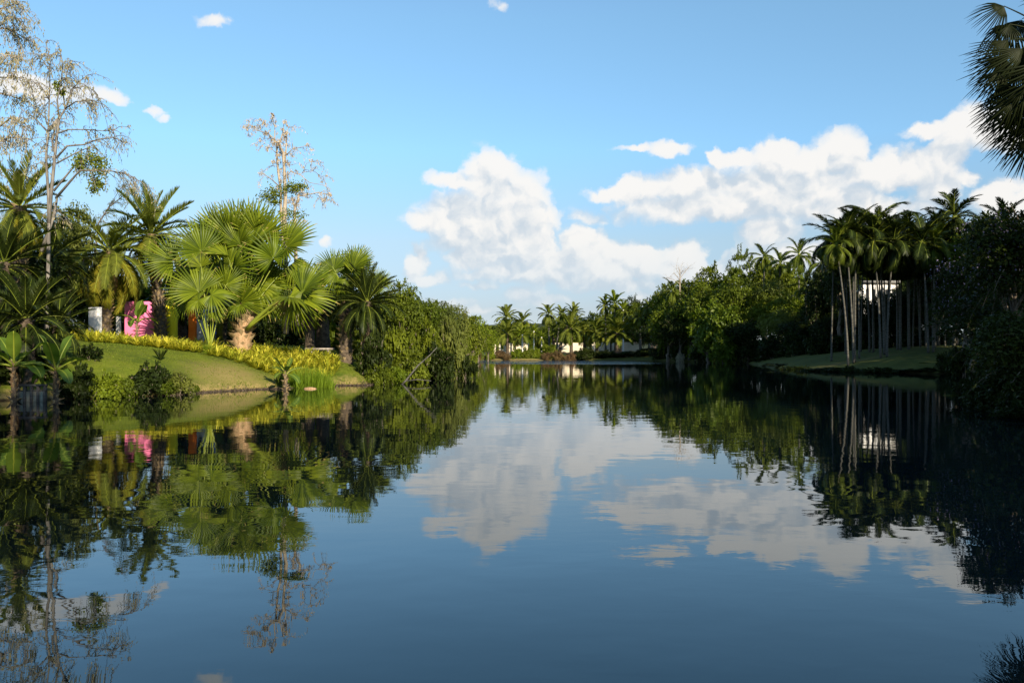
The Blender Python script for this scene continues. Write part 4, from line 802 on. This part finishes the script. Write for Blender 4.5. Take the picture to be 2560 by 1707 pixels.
c7 = lambda x, y: ((600 + x / 5.058) / 2.5, (270 + y / 5.058) / 2.5)
b2_ = at(285.6, 58)
RT = [([(580, 2850), (578, 2400), (575, 1568), (560, 1400), (575, 1100), (562, 800), (545, 560), (490, 460), (512, 400), (550, 280), (556, 170)], .21, .015, 0), ([(575, 2050), (545, 1700), (520, 1300), (512, 1000), (483, 800), (465, 560), (470, 450), (440, 400), (360, 320), (220, 280), (160, 220), (90, 225)], .12, .012, .5), ([(440, 400), (440, 260), (456, 110)], .05, .012), ([(441, 250), (424, 160), (413, 84)], .018, .008, 0),
 ([(562, 700), (580, 560), (592, 400), (590, 300), (632, 210)], .07, .012), ([(590, 590), (660, 515), (770, 490), (890, 465)], .04, .01), ([(660, 515), (658, 370)], .02, .01), ([(512, 1000), (400, 900), (300, 830), (235, 820)], .05, .012), ([(720, 2750), (712, 2200), (700, 1540), (690, 1300), (740, 1130), (745, 1060)], .18, .03, 0), ([(690, 1260), (655, 1100)], .06, .03),
 ([(622, 940), (600, 850), (640, 800), (760, 840), (880, 940), (1050, 970), (1150, 1025)], .045, .012), ([(745, 1110), (860, 1090), (1000, 1060), (1090, 1090), (1112, 1180)], .05, .012), ([(790, 820), (840, 700), (910, 670), (950, 690)], .02, .008), ([(760, 840), (800, 810), (930, 790), (1000, 840), (1070, 880)], .025, .008), ([(460, 570), (400, 510), (270, 400)], .03, .008),
 ([(390, 350), (375, 380), (300, 380), (250, 345)], .03, .01), ([(340, 240), (310, 180), (265, 165)], .025, .01), ([(710, 1450), (790, 1440), (845, 1420)], .02, .008), ([(530, 850), (600, 840), (650, 830)], .03, .01), ([(470, 740), (430, 720), (350, 760)], .03, .01), ([(560, 720), (640, 720), (740, 690)], .03, .01)]
dt = bare('dry_tree', 'pale bare tree with clusters of dead leaves rising behind the big fan palm', b2_, limbs_from(RT, c7, 58, b2_, 6, 1.5), .2, tw=150, twl=.85, nleafs=2500, lmat='deadleaf', bark='palebark', seed=5, droop=.5, ll=.18, tlo=.35)
g = Geo()
for cx_, cy_, rr_, n_ in ((430, 1080, .9, 420), (620, 1010, .7, 260), (700, 990, .6, 200), (780, 1000, .5, 120), (350, 1130, .6, 160), (440, 1190, .35, 120), (620, 1330, .8, 160), (700, 1330, .7, 130)):
    c_ = np.array(PX(*c7(cx_, cy_), 58) - Vector(b2_)); P = c_ + rs.normal(size=(n_, 3)) * rr_ * .42 * np.array([1.3, 1, .7]); g.cards(P, nrm(rs.normal(size=(n_, 3)) + np.array([0, 0, -.5])), nrm(rs.normal(size=(n_, 3)) + [0, 0, .5]), .17, .1, 0, rs.random(n_))
tag(part('climbing_vine', g.mesh('climbing_vine', [M['vine'], M['bark']]), dt), kind='stuff')
# leftmost leafy dry tree, trunk outside the frame
b3_ = at(-22, 44)
L3 = [([(-150, 2500), (-170, 1500), (-140, 900), (-120, 300), (-90, -100)], .25, .03, 0), ([(-165, 1400), (-60, 1180), (80, 1190), (180, 1240)], .07, .012), ([(-150, 1200), (-40, 1000), (60, 960), (240, 970)], .07, .012), ([(-145, 1000), (0, 880), (80, 820), (190, 900)], .07, .012), ([(-140, 850), (-20, 650), (80, 670), (150, 700)], .07, .012),
 ([(-135, 700), (-30, 480), (60, 380), (130, 400)], .07, .012), ([(-130, 600), (0, 540), (120, 540), (260, 580)], .05, .01), ([(-125, 450), (-20, 200), (70, 200), (190, 280), (230, 290)], .06, .01), ([(-110, 200), (0, 60), (90, 30), (130, 20)], .05, .01), ([(-20, 200), (60, 120), (180, 130)], .04, .01), ([(-60, 1180), (20, 1320), (80, 1400)], .05, .01), ([(-120, 300), (-60, -100), (0, -300)], .05, .01)]
bare('dry_tree', 'sunlit tree full of pale hanging leaves cut by the left edge', b3_, limbs_from(L3, c1, 44, b3_, 9, 1.8), .2, tw=420, twl=1.0, nleafs=6000, lmat='deadmix', bark='palebark', seed=7, droop=.7, ll=.18, tlo=.3)
# wispy leaning sapling at upper left
b4_ = at(96, 64); c1b = c1
bare('thin_tree', 'thin leaning tree with wispy twigs left of the tall date palm', b4_, limbs_from([([(640, 2500), (650, 1900), (690, 1560), (760, 1450), (860, 1370), (960, 1340)], .1, .01), ([(690, 1560), (740, 1480), (800, 1400)], .04, .01), ([(860, 1370), (900, 1420), (990, 1400)], .02, .01), ([(760, 1450), (840, 1320), (870, 1300)], .02, .008)], c1, 64, b4_, 2), .1, tw=70, twl=.8, nleafs=900, lmat='leafolive', bark='bark', seed=12, droop=.3, ll=.14, tlo=.4)
# bare white tree on the right forest ridge
c2 = lambda x, y: ((1600 + x / 4.356) / 2.5, (580 + y / 4.356) / 2.5)
b5_ = at(c2(430, 0)[0], 176)
bare('bare_tree', 'leafless white-twigged tree on the left shoulder of the right forest', b5_, limbs_from([([(435, 1500), (432, 720), (435, 480), (430, 400)], .22, .05, 0), ([(435, 520), (370, 440), (330, 480)], .07, .03), ([(435, 500), (490, 430), (530, 380)], .07, .03), ([(432, 560), (380, 520), (280, 490)], .06, .03), ([(435, 470), (400, 410), (395, 380)], .05, .03), ([(436, 480), (460, 420), (500, 440)], .05, .03)], c2, 176, b5_, 1), .1, tw=46, twl=2.2, bark='palebark', seed=3, droop=0, tlo=.5)

# bird on the topmost twig
bp = PX(*c7(413, 78), 58); bd = thing('bird', 'small dark bird perched on the topmost twig of the pale bare tree', 'bird', tuple(bp - Vector((0, 0, .1))), R(70)); g = Geo()
g.tube([(0, -.17, -.06), (0, -.1, 0), (0, -.02, .05), (0, .06, .12), (0, .09, .17), (0, .13, .2), (0, .17, .2)], [.015, .06, .085, .075, .05, .045, .012], 8); bo = g.mesh('bird_body', [M['feather']], True); part('body', bo, bd)
g = Geo(); g.cards(np.array([[0, -.1, .0]]), np.array([[0, -1., -.35]]), np.array([[0, 0, 1.]]), .2, .07); part('tail', g.mesh('bird_tail', [M['feather']]), bd)
g = Geo(); g.tube([(0, .16, .2), (0, .22, .19)], [.014, .003], 5); part('beak', g.mesh('beak', [M['frame']]), bd)

# ================================================================== lilac tree on the near right bank and trees that close the bank
cm, C = crown_mesh('lilac_crown', 3.2, 3.2, 2.6, 30, 9000, .22, [M['leafdark'], M['bark']], seed=71, lobe=.38, sprays=60); bl_, C2 = crown_mesh('blossom_crown', 3.35, 3.35, 2.75, 40, 900, .14, [M['lilac'], M['bark']], seed=71, lobe=.36); tmk = limbs_mesh('lilac_trunk', 3.0, .2, C, 1.6, 'bark', 4)
def lilac(px, D, cy, sx, sz, label, blossom=True):
    p = at(px, D); t_ = thing('flowering_tree' if blossom else 'waterside_tree', label, 'tree', p, px); cz = Z(cy, D) - p[2]; part('trunk', tmk, t_, scale=(sx, sx, cz / 4.6)); part('crown', cm, t_, loc=(0, 0, cz), scale=(sx, sx, sz))
    if blossom: tag(part('blossom', bl_, t_, loc=(0, 0, cz), scale=(sx, sx, sz)), kind='stuff')
lilac(1015, 33, 262, .78, .85, 'dark tree dotted with lilac blossom at the right edge over the near bank'); lilac(972, 47, 296, .75, .95, 'smaller lilac-dotted tree at the right end of the mound', True)
lilac(1000, 37.5, 330, .85, .7, 'dark leafy tree hanging low over the water at the right', False); lilac(1040, 29, 360, .8, .75, 'dark bushy tree at the lower right edge of the bank', False)
# near right bank shrubs and reeds
for k, (px, D, ty, w, ky, lb) in enumerate([(996, 38.5, 368, 48, 'dkshrub', 'dark shrub at the water right of the mound'), (950, 39.8, 394, 18, 'olshrub', 'low rusty-green plants on the little spit at the right'), (1010, 34, 370, 70, 'dkshrub', 'dark shrub over the water at the right edge'), (984, 36.8, 390, 30, 'mdshrub', 'green low shrub behind the little spit'), (1030, 28, 385, 60, 'dkshrub', 'dark shrub in the lower right corner of the bank'), (1000, 31.5, 395, 50, 'dkshrub', 'black-green shrub touching the water at the right')]):
    shrub(ky, px, D, ty, w, lb)
for k, (px, D, ty, w) in enumerate([(965, 74, 345, 40), (990, 66, 335, 50), (948, 79, 352, 26), (1012, 58, 330, 60), (1000, 50, 340, 60)]): shrub('dkshrub', px, D, ty, w, 'dark shrub massed between the mound and the near right bank', 'shrubs right of the mound')

for k, (px, D, ty, w, ky) in enumerate([(958, 39.6, 392, 16, 'olshrub'), (974, 37.5, 388, 22, 'mdshrub'), (990, 34.6, 392, 30, 'dkshrub'), (985, 32, 396, 40, 'dkshrub'), (1000, 29.5, 402, 44, 'dkshrub'), (1018, 26.5, 404, 50, 'dkshrub'), (985, 43, 374, 40, 'dkshrub')]):
    shrub(ky, px, D, ty, w, 'low dark growth fringing the little spit on the near right bank', 'low growth on the near right spit')
for k, (x_, y_, w_, h_) in enumerate([(22.6, 39.4, 1.7, .4), (21.8, 37.8, 1.8, .6), (20.9, 35.8, 2.1, 1.1), (20.1, 33.8, 2.2, 1.3), (19.4, 31.6, 2.3, 1.4), (18.7, 29.4, 2.4, 1.5), (17.8, 27, 2.4, 1.4), (17.1, 24.4, 2.4, 1.3), (16.4, 21.6, 2.4, 1.2)]):
    shrub('dkshrub', 512 + x_ / y_ * F, y_, 351 - (h_ - CAMH) / y_ * F, w_ / y_ * F, 'black-green shrub hanging over the waterline of the near right bank', 'shrubs on the waterline of the near right bank', loc=(x_, y_, 0))
for k, (px, D) in enumerate([(764, 141), (772, 119), (779, 106), (790, 97), (804, 91.5), (818, 89), (832, 87.5), (848, 86), (864, 84.2), (880, 82.8), (896, 81.6), (912, 80.6), (928, 79.6), (944, 78.4), (956, 77.4)]):
    shrub('dkshrub', px, D, 351 - (.32 + .35 * ((k * 7) % 5) / 5 - CAMH) / D * F, 19 + 6 * ((k * 3) % 4), 'low dark ground cover fringing the water below the right mound', 'ground cover fringing the right mound')
# hanging fan fronds at top right
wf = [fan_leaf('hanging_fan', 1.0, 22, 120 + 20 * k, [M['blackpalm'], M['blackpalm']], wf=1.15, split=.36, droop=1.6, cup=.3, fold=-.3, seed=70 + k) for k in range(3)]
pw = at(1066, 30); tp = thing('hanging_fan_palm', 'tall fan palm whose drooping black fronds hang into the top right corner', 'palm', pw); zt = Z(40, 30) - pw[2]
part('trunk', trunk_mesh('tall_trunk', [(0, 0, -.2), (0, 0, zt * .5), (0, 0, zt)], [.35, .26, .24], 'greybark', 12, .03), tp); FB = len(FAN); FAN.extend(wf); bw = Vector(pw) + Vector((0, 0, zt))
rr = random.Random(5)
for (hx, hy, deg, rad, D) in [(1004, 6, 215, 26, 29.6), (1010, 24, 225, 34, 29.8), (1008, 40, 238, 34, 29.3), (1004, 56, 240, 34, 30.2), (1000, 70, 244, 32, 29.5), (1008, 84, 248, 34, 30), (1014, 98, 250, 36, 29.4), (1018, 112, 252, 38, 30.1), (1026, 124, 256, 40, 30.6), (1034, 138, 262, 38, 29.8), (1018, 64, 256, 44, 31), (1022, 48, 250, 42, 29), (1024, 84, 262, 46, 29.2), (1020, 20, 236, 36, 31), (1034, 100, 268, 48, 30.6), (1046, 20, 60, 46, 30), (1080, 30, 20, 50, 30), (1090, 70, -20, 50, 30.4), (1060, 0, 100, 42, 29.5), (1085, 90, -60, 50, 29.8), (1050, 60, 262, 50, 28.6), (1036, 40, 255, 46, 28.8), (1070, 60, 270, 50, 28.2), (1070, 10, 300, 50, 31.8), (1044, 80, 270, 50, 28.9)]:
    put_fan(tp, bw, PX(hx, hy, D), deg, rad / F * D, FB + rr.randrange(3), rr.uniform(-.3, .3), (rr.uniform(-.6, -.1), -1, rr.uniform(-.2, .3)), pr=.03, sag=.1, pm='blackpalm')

# ================================================================== shore planting on the left
for k, (px, D, ty, w, ky, lb) in enumerate([(82, 37.6, 366, 34, 'dkshrub', 'dark shrub right of the second banana plant'), (106, 37.9, 371, 36, 'lmshrub', 'bright leafy shrub at the waterline in front of the left lawn'), (124, 38.4, 378, 26, 'mdshrub', 'green shrub right of the bright one at the waterline'), (150, 39.6, 364, 44, 'dkshrub', 'broad dark shrub at the waterline before the bare patch'), (178, 40.6, 372, 34, 'olshrub', 'brownish shrub at the right end of the waterline thicket'), (166, 40, 378, 30, 'mdshrub', 'low green shrub at the waterline under the bare patch'), (194, 42.2, 384, 14, 'mdshrub', 'small low shrub ending the waterline thicket'),
  (90, 41.5, 344, 24, 'dkshrub', 'dark conifer-like bush on the left lawn'), (66, 37.2, 380, 20, 'dkshrub', 'low dark shrub beside the landing wall'), (40, 38.4, 352, 50, 'dkshrub', 'dark thicket above the landing wall'), (-6, 37, 356, 50, 'dkshrub', 'dark thicket at the left edge'), (279, 47.6, 371, 9, 'mdshrub', 'small leafy clump at the left foot of the shore banana plant'),
  (380, 53.4, 364, 28, 'mdshrub', 'mid green shrub at the tip of the lawn by the water'), (396, 55.6, 366, 24, 'lmshrub', 'yellow-green shrub at the water right of the lawn tip'), (374, 54.6, 336, 36, 'dkshrub', 'dark shrub at the foot of the cycad'), (414, 57.5, 352, 40, 'mdshrub', 'green shrub over the water under the leafy point'), (436, 61, 346, 40, 'dkshrub', 'dark shrub at the tip of the leafy point'), (400, 61, 330, 44, 'mdshrub', 'tall green shrub under the leafy point'), (425, 64, 322, 46, 'mdshrub', 'tall green shrub under the grey-green tree of the point'), (455, 68, 336, 34, 'olshrub', 'olive shrub leaning over the water at the point'), (450, 66, 320, 34, 'olshrub', 'upper olive shrub leaning out at the point'), (466, 66, 357, 26, 'dkshrub', 'low dark branch of leaves reaching over the water from the point'), (350, 62, 326, 26, 'mdshrub', 'shaded shrub behind the lawn right of the bench'), (334, 68, 322, 26, 'lmshrub', 'sunlit shrub seen behind the bench palms'), (313, 68, 324, 20, 'lmshrub', 'sunlit shrub seen left of the dark trunks'), (462, 92, 330, 26, 'mdshrub', 'green shrub past the point'), (468, 118, 334, 20, 'lmshrub', 'bright shrub hanging over the water past the point'), (472, 150, 340, 18, 'lmshrub', 'bright small shrub near the far shore')]):
    shrub(ky, px, D, ty, w, lb)
for k, (px, D, ty, w) in enumerate([(100, 67, 318, 40), (140, 70, 312, 46), (185, 72, 314, 46), (225, 70, 312, 46), (262, 70, 314, 44), (60, 56, 318, 50), (20, 54, 312, 60), (290, 74, 318, 40), (380, 76, 318, 40)]): shrub('dkshrub', px, D, ty, w, 'dark shrub closing the view behind the palms and coloured walls', 'shrubs behind the coloured walls')
# far shore shrubs
for k, (px, D, ty, w, ky, lb) in enumerate([(478, 197, 352, 14, 'rustshrub', 'far rust-brown shrub at the left end of the far shore'), (490, 200, 352, 12, 'mdshrub', 'far green shrub left of the rust-brown pair'), (490, 199, 345, 10, 'lmshrub', 'far tall bright shrub at the left end of the pale wall'), (501, 201, 349, 14, 'rustshrub', 'far rust-brown shrub before the left pale wall'), (507, 198, 353, 10, 'rustshrub', 'far small rust-brown shrub at the water'), (517, 200, 348, 14, 'lmshrub', 'far bright shrub with yellow leaves at the water'), (526, 201, 347, 14, 'mdshrub', 'far green shrub beside the bright one'), (535, 202, 347, 12, 'lmshrub', 'far bright shrub at the white palm trunk'), (549, 203, 344, 22, 'mdshrub', 'far green shrub under the grey palm trunk'),
  (546, 198.5, 352, 14, 'rustshrub', 'far rust-brown shrub left of the largest'), (558, 198.5, 350, 16, 'rustshrub', 'far largest rust-brown shrub in the middle of the far shore'), (570, 198.5, 352, 14, 'rustshrub', 'far rust-brown shrub right of the largest'), (585, 200, 348, 26, 'dkshrub', 'far dark shrub at the start of the shaded shore'), (606, 201, 350, 28, 'dkshrub', 'far dark shrub under the spreading date palm'), (628, 199, 351, 28, 'dkshrub', 'far dark shrub under the broad black trunk'), (648, 196, 348, 28, 'dkshrub', 'far dark shrub before the forest'), (664, 184, 342, 30, 'dkshrub', 'dark shrub at the foot of the forest, left'), (684, 174, 340, 32, 'dkshrub', 'dark shrub at the foot of the forest behind the pale one'), (706, 165, 342, 34, 'dkshrub', 'dark shrub at the foot of the forest, middle'), (680, 170, 352, 10, 'paleshrub', 'small pale-leaved bush at the waterline of the forest'),
  (728, 157, 340, 34, 'dkshrub', 'dark shrub at the foot of the bright large-leaved trees'), (750, 148, 340, 34, 'dkshrub', 'dark shrub at the foot of the forest near the mound'), (772, 136, 336, 34, 'dkshrub', 'dark shrub at the left rim of the mound'), (796, 128, 330, 34, 'dkshrub', 'dark shrub above the left rim of the mound'), (760, 140, 356, 20, 'dkshrub', 'low dark shrub where the mound meets the water'),
  (820, 120, 330, 34, 'dkshrub', 'dark shrub behind the left palm clump'), (850, 117, 328, 36, 'dkshrub', 'dark shrub behind the mound, centre left'), (880, 116, 330, 36, 'dkshrub', 'dark shrub behind the mound, centre'), (912, 114, 328, 36, 'dkshrub', 'dark shrub behind the mound, centre right'), (940, 110, 326, 40, 'dkshrub', 'dark shrub behind the right-hand palm pair'), (925, 83, 362, 10, 'mdshrub', 'small sunlit tuft on the mound slope')]):
    shrub(ky, px, D, ty, w, lb)

# banana-like plants
PAD = [paddle_leaf('paddle', 1.0, .34, [M['paddle'], M['petiole']], bend=b_, fold=f_, seed=k) for k, (b_, f_) in enumerate([(25, .3), (60, .15), (100, .1)])]
def banana(label, p, H, L, n, seed=0, bark='datebark', r=.12, els=(75, 5), name='banana_plant', cat='banana plant'):
    rs = random.Random(seed); t_ = thing(name, label, cat, p); part('trunk', trunk_mesh('stem', [(0, 0, -.3), (0, 0, H * .5), (0, 0, H)], [r, r * .9, r * .6], bark, 9, .1, boots=(26, .3, .12)), t_)
    for k in range(n): u = k / max(1, n - 1); frond_at(t_, 'leaf', PAD[min(2, int(u * 3))], Vector((0, 0, H - .1)), k * 137 + seed * 50, els[0] + (els[1] - els[0]) * u + rs.uniform(-6, 6), rs.uniform(-.3, .3), L * rs.uniform(.8, 1.1))
    for k in range(2): frond_at(t_, 'dead_leaf', DEAD, Vector((0, 0, H - .2)), k * 150 + 40, -60, 0, L * .5)
    return t_
bp_ = (X(285.5, 46.0), 46.0, -.15); banana('single banana plant with a rough stem standing in the water before the lawn', bp_, Z(372, 46) + .15, 1.25, 9, 2)
banana('left banana plant beside the landing wall', (X(14, 35), 35, -.1), 1.75, 1.9, 8, 3); banana('banana plant at the right end of the landing wall', (X(56, 35.3), 35.3, -.1), 1.55, 1.7, 9, 5)
q = at(137, 55); banana('young broad-leaved palm with two raised leaves before the pink wall', q, Z(320, 55) - q[2], 1.9, 5, 7, 'greybark', .06, (68, 20), 'broad_leaved_palm', 'palm')
# small sprout on the lawn and a grass tussock
g = Geo(); rs = np.random.default_rng(4); n_ = 14; a_ = rs.random(n_) * 6.28; g.cards(np.zeros((n_, 3)), nrm(np.stack([np.cos(a_) * .5, np.sin(a_) * .5, 1 + 0 * a_], 1)), nrm(np.stack([-np.cos(a_), -np.sin(a_), .5 + 0 * a_], 1)), .85, .06); sm_ = g.mesh('sprout', [M['leafdark']])
o = part('spiky_sprout', sm_, None, at(160.5, 45)); tag(o, 'spiky dark sprout alone on the left lawn', 'plant')
def tuss(name, n, L, w, mat, rad, seed, droop=.5, up=1.2):
    g = Geo(); rs = np.random.default_rng(seed); a_ = rs.random(n) * 6.283; r_ = rad * np.sqrt(rs.random(n)); B = np.stack([np.cos(a_) * r_, np.sin(a_) * r_, 0 * a_], 1); o = np.stack([np.cos(a_), np.sin(a_), 0 * a_], 1) * (r_ / rad)[:, None] * .6 + rs.normal(size=(n, 3)) * .18
    D = nrm(o + np.array([0, 0, up])); Ln = L * rs.uniform(.6, 1.1, n); S = nrm(np.cross(D, rs.normal(size=(n, 3)))); h = w / 2; M1 = B + D * (Ln * .55)[:, None]; D2 = nrm(D + o * droop + np.array([0, 0, -droop * .5])); M2 = M1 + D2 * (Ln * .45)[:, None]
    V = np.stack([B - S * h, B + S * h, M1 + S * h * .8, M1 - S * h * .8, M2], 1).reshape(-1, 3); i = np.arange(n)[:, None] * 5; g.add(V, [i + np.array([[0, 1, 2, 3]]), i + np.array([[3, 2, 4]])], 0, np.repeat(rs.random(n), 5)); return g.mesh(name, [M[mat]])
gt = tuss('tall_grass', 900, 1.0, .03, 'grassy', 1.0, 1)
for k, (px, D, ty, w, lb) in enumerate([(309, 48.6, 361, 34, 'big mound of bright tall grass by the shore banana plant'), (322, 48.8, 365, 26, 'right part of the bright tall grass at the water'), (294, 48.8, 366, 16, 'small bright tussock right behind the shore banana plant'), (207, 50.4, 342, 9, 'green grassy tussock at the foot of the young fan palm, left'), (216, 50.2, 344, 11, 'green grassy tussock at the foot of the young fan palm')]):
    p = at(px, D); h = Z(ty, D) - p[2]; sx = w / F * D / 2.6; o = part('grass_tussock', gt, None, p, scale=(sx, sx, h)); tag(o, lb, 'grass tussock')

# ================================================================== yellow bromeliad bed: individual plants
def brom(seed):
    g = Geo(); rs = np.random.default_rng(seed); n = 30; a_ = np.arange(n) * 2.4 + rs.normal(0, .2, n); el_ = np.linspace(1.35, .35, n) + rs.normal(0, .1, n); o = np.stack([np.cos(a_), np.sin(a_), 0 * a_], 1); L = rs.uniform(.45, .8, n); 
    D = o * np.cos(el_)[:, None] + np.array([0, 0, 1.]) * np.sin(el_)[:, None]; B = o * .04 + np.array([0, 0, .05]); D2 = nrm(D + o * .35 + np.array([0, 0, -.45])); S = nrm(np.cross(D, o) + 1e-4 * rs.normal(size=(n, 3))); S = np.stack([-np.sin(a_), np.cos(a_), 0 * a_], 1); h = .035
    M1 = B + D * (L * .6)[:, None]; M2 = M1 + D2 * (L * .4)[:, None]; V = np.stack([B - S * h, B + S * h, M1 + S * h, M1 - S * h, M2], 1).reshape(-1, 3); i = np.arange(n)[:, None] * 5; g.add(V, [i + np.array([[0, 1, 2, 3]]), i + np.array([[3, 2, 4]])], 0, np.repeat(rs.random(n), 5)); return g.mesh('bromeliad', [M['yellow']])
BR = [brom(k) for k in range(6)]; rs = random.Random(3); placed = 0
def bed(px0, px1, D0, D1, n, lb, grp, dmin=.42):
    pts = []; tries = 0
    while len(pts) < n and tries < n * 40:
        tries += 1; px = rs.uniform(px0, px1); f_ = (px - px0) / (px1 - px0); a0 = D0(px) ; a1 = D1(px); D = rs.uniform(a0, a1); x = X(px, D)
        if all((x - q[0]) ** 2 + (D - q[1]) ** 2 > dmin ** 2 for q in pts): pts.append((x, D))
    for (x, y) in pts:
        s = rs.uniform(.75, 1.3); o = part('bromeliad', rs.choice(BR), None, (x, y, gh(x, y) - .02), (rs.uniform(-.15, .15), rs.uniform(-.15, .15), rs.uniform(0, 6.28)), scale=(s, s, s * rs.uniform(.8, 1.15))); tag(o, lb, 'bromeliad', grp)
def ip(xs, ys): return lambda x: float(np.interp(x, xs, ys))
bed(84, 180, ip([84, 120, 180], [50.5, 50.8, 49.6]), ip([84, 180], [54.5, 54]), 100, 'yellow strap-leaved bromeliad in the bed before the pink and white walls', 'yellow bromeliads before the walls')
bed(180, 262, ip([180, 215, 262], [49.6, 49.2, 49.0]), ip([180, 262], [54.5, 55.5]), 75, 'yellow strap-leaved bromeliad in the bed around the young fan palm', 'yellow bromeliads around the young fan palm')
bed(250, 338, ip([250, 285, 310, 338], [49.2, 49.8, 51.2, 52.4]), ip([250, 338], [56, 55.2]), 115, 'yellow strap-leaved bromeliad in the dense bed right of the big fan palm', 'yellow bromeliads right of the big fan palm')
bed(62, 92, ip([62, 92], [53, 55]), ip([62, 92], [60, 62]), 26, 'yellow strap-leaved bromeliad by the white wall end', 'yellow bromeliads by the white wall end')

# ================================================================== rock and leaning dead branch at the waterline
g = Geo(); rs2 = np.random.default_rng(2); u_ = np.linspace(0, np.pi, 9); ph = np.arange(12) * 2 * np.pi / 12
V = np.array([[math.sin(a) * math.cos(b), math.sin(a) * math.sin(b), math.cos(a)] for a in u_ for b in ph]); V *= (1 + rs2.normal(0, .09, (len(V), 1))); idx = [[i * 12 + j, i * 12 + (j + 1) % 12, (i + 1) * 12 + (j + 1) % 12, (i + 1) * 12 + j] for i in range(8) for j in range(12)]
g.add(V * [.4, .2, .12], [np.array(idx)]); o = part('rock', g.mesh('rock', [M['orangebark']]), None, (X(310, 47.0), 47.0, -.01)); tag(o, 'flat brown rock half under water beside the tall grass', 'rock')
g = Geo(); s0 = PX(405.5, 380.5, 53.8); e0 = PX(430, 354.5, 54.4); e0b = PX(437, 347, 54.6)
g.tube([s0 - Vector((.3, 0, .3)), s0, (s0 + e0) / 2 + Vector((0, 0, .15)), e0, e0b], [.07, .065, .055, .04, .02], 8); g.tube([s0, s0 + Vector((.8, .1, .1)), s0 + Vector((1.7, .2, 0))], [.05, .04, .02], 6)
o = part('dead_branch', g.mesh('dead_branch', [M['greybark']], True), None); tag(o, 'pale dead branch leaning out of the water under the leafy point', 'branch')

# ================================================================== lawn blades near the shore line and on the left lawn (uncountable)
g = Geo(); n_ = 30000; xs = RNG.uniform(-26, -7, n_); ys = RNG.uniform(38, 60, n_); dd = sdist(xs, ys); k_ = (dd > .05) & (dd < 14) & (RNG.random(n_) < np.where(dd < .8, 1, .55)); xs, ys, dd = xs[k_], ys[k_], dd[k_]; zz = height(xs, ys)
n_ = len(xs); g.cards(np.stack([xs, ys, zz - .01], 1), nrm(RNG.normal(size=(n_, 3)) * .35 + [0, 0, 1.]), nrm(RNG.normal(size=(n_, 3))), RNG.uniform(.04, .08, n_) * np.where(dd < .4, 2.2, 1), .05, 0, RNG.random(n_))
tag(part('lawn_grass', g.mesh('lawn_grass', [M['lawnblade']])), 'short mown grass blades on the left lawn down to the water', 'grass', kind='stuff')

g = Geo(); n_ = 2600; sg = SHORE[6:14]; k_ = RNG.integers(0, len(sg) - 1, n_); u_ = RNG.random(n_)[:, None]; P_ = sg[k_] * (1 - u_) + sg[k_ + 1] * u_ + RNG.normal(0, .12, (n_, 2)); zz = np.maximum(height(P_[:, 0], P_[:, 1]), 0)
g.cards(np.concatenate([P_, zz[:, None] + .06], 1), nrm(RNG.normal(size=(n_, 3)) * .5 + [0, -.4, -.6]), nrm(RNG.normal(size=(n_, 3))), RNG.uniform(.08, .22, n_), .04, 0, RNG.random(n_))
tag(part('bank_roots', g.mesh('bank_roots', [M['datebark']])), 'dark roots and dead stalks fringing the waterline of the left lawn', 'roots', kind='stuff')

# ================================================================== tall trees outside the frame, right and behind, that shade the banks
for k, (x, y, H, w_, ky) in enumerate([(60, 66, 21, 15, 'dark'), (70, 78, 23, 16, 'mid'), (56, 50, 20, 15, 'dark'), (78, 92, 24, 16, 'dark'), (50, 34, 20, 14, 'mid'), (40, 22, 19, 13, 'dark'), (30, 10, 17, 12, 'mid'), (88, 108, 24, 16, 'mid'), (26, 30, 13, 9, 'dark'), (96, 126, 22, 15, 'dark'),
    (61, 73, 25, 13, 'dark'), (70, 84, 26, 14, 'dark'), (-14, -7, 24, 12, 'dark'), (-5, -9, 25, 12, 'mid'), (3, -12, 25, 12, 'dark'), (-24, -14, 25, 12, 'dark')]):
    T(ky, 0, 0, 0, 0, 'tall shade tree beyond the frame on the sunward bank', group='shade trees on the sunward bank', loc=(x, y, gh(x, y) - .1), H=H, wid=w_)

# ================================================================== labels: number the look-alikes of a row from the left
ORD = ['first', 'second', 'third', 'fourth', 'fifth', 'sixth', 'seventh', 'eighth', 'ninth', 'tenth', 'eleventh', 'twelfth', 'thirteenth', 'fourteenth', 'fifteenth', 'sixteenth', 'seventeenth', 'eighteenth', 'nineteenth', 'twentieth']
SHORT = {'trees behind the far shore': 'leafy tree behind the far shore palms and pale wall', 'bushy trees behind the far wall': 'low bushy tree right behind the far pale wall', 'understorey trees behind the coloured walls': 'dense dark tree behind the palms and coloured walls',
 'understorey of the right bank forest': 'dense dark tree low in the right bank forest', 'shaded slender palms deep in the right clump': 'shaded slender palm deep in the right clump', 'lower shaded palms of the right clump': 'lower shaded palm of the right clump',
 'low growth on the near right spit': 'low dark growth on the near right spit', 'shrubs on the waterline of the near right bank': 'black-green shrub on the near right waterline', 'shrubs behind the coloured walls': 'dark shrub behind the palms and coloured walls',
 'ground cover fringing the right mound': 'low ground cover at the foot of the right mound', 'shrubs right of the mound': 'dark shrub between the mound and near right bank'}
for gname, base in SHORT.items():
    ob = sorted([o for o in bpy.data.objects if o.parent is None and o.get('group') == gname], key=lambda o: o.location.x / max(1., o.location.y))
    for i_, o in enumerate(ob): o['label'] = base + ', ' + ORD[min(i_, 19)] + ' from the left'
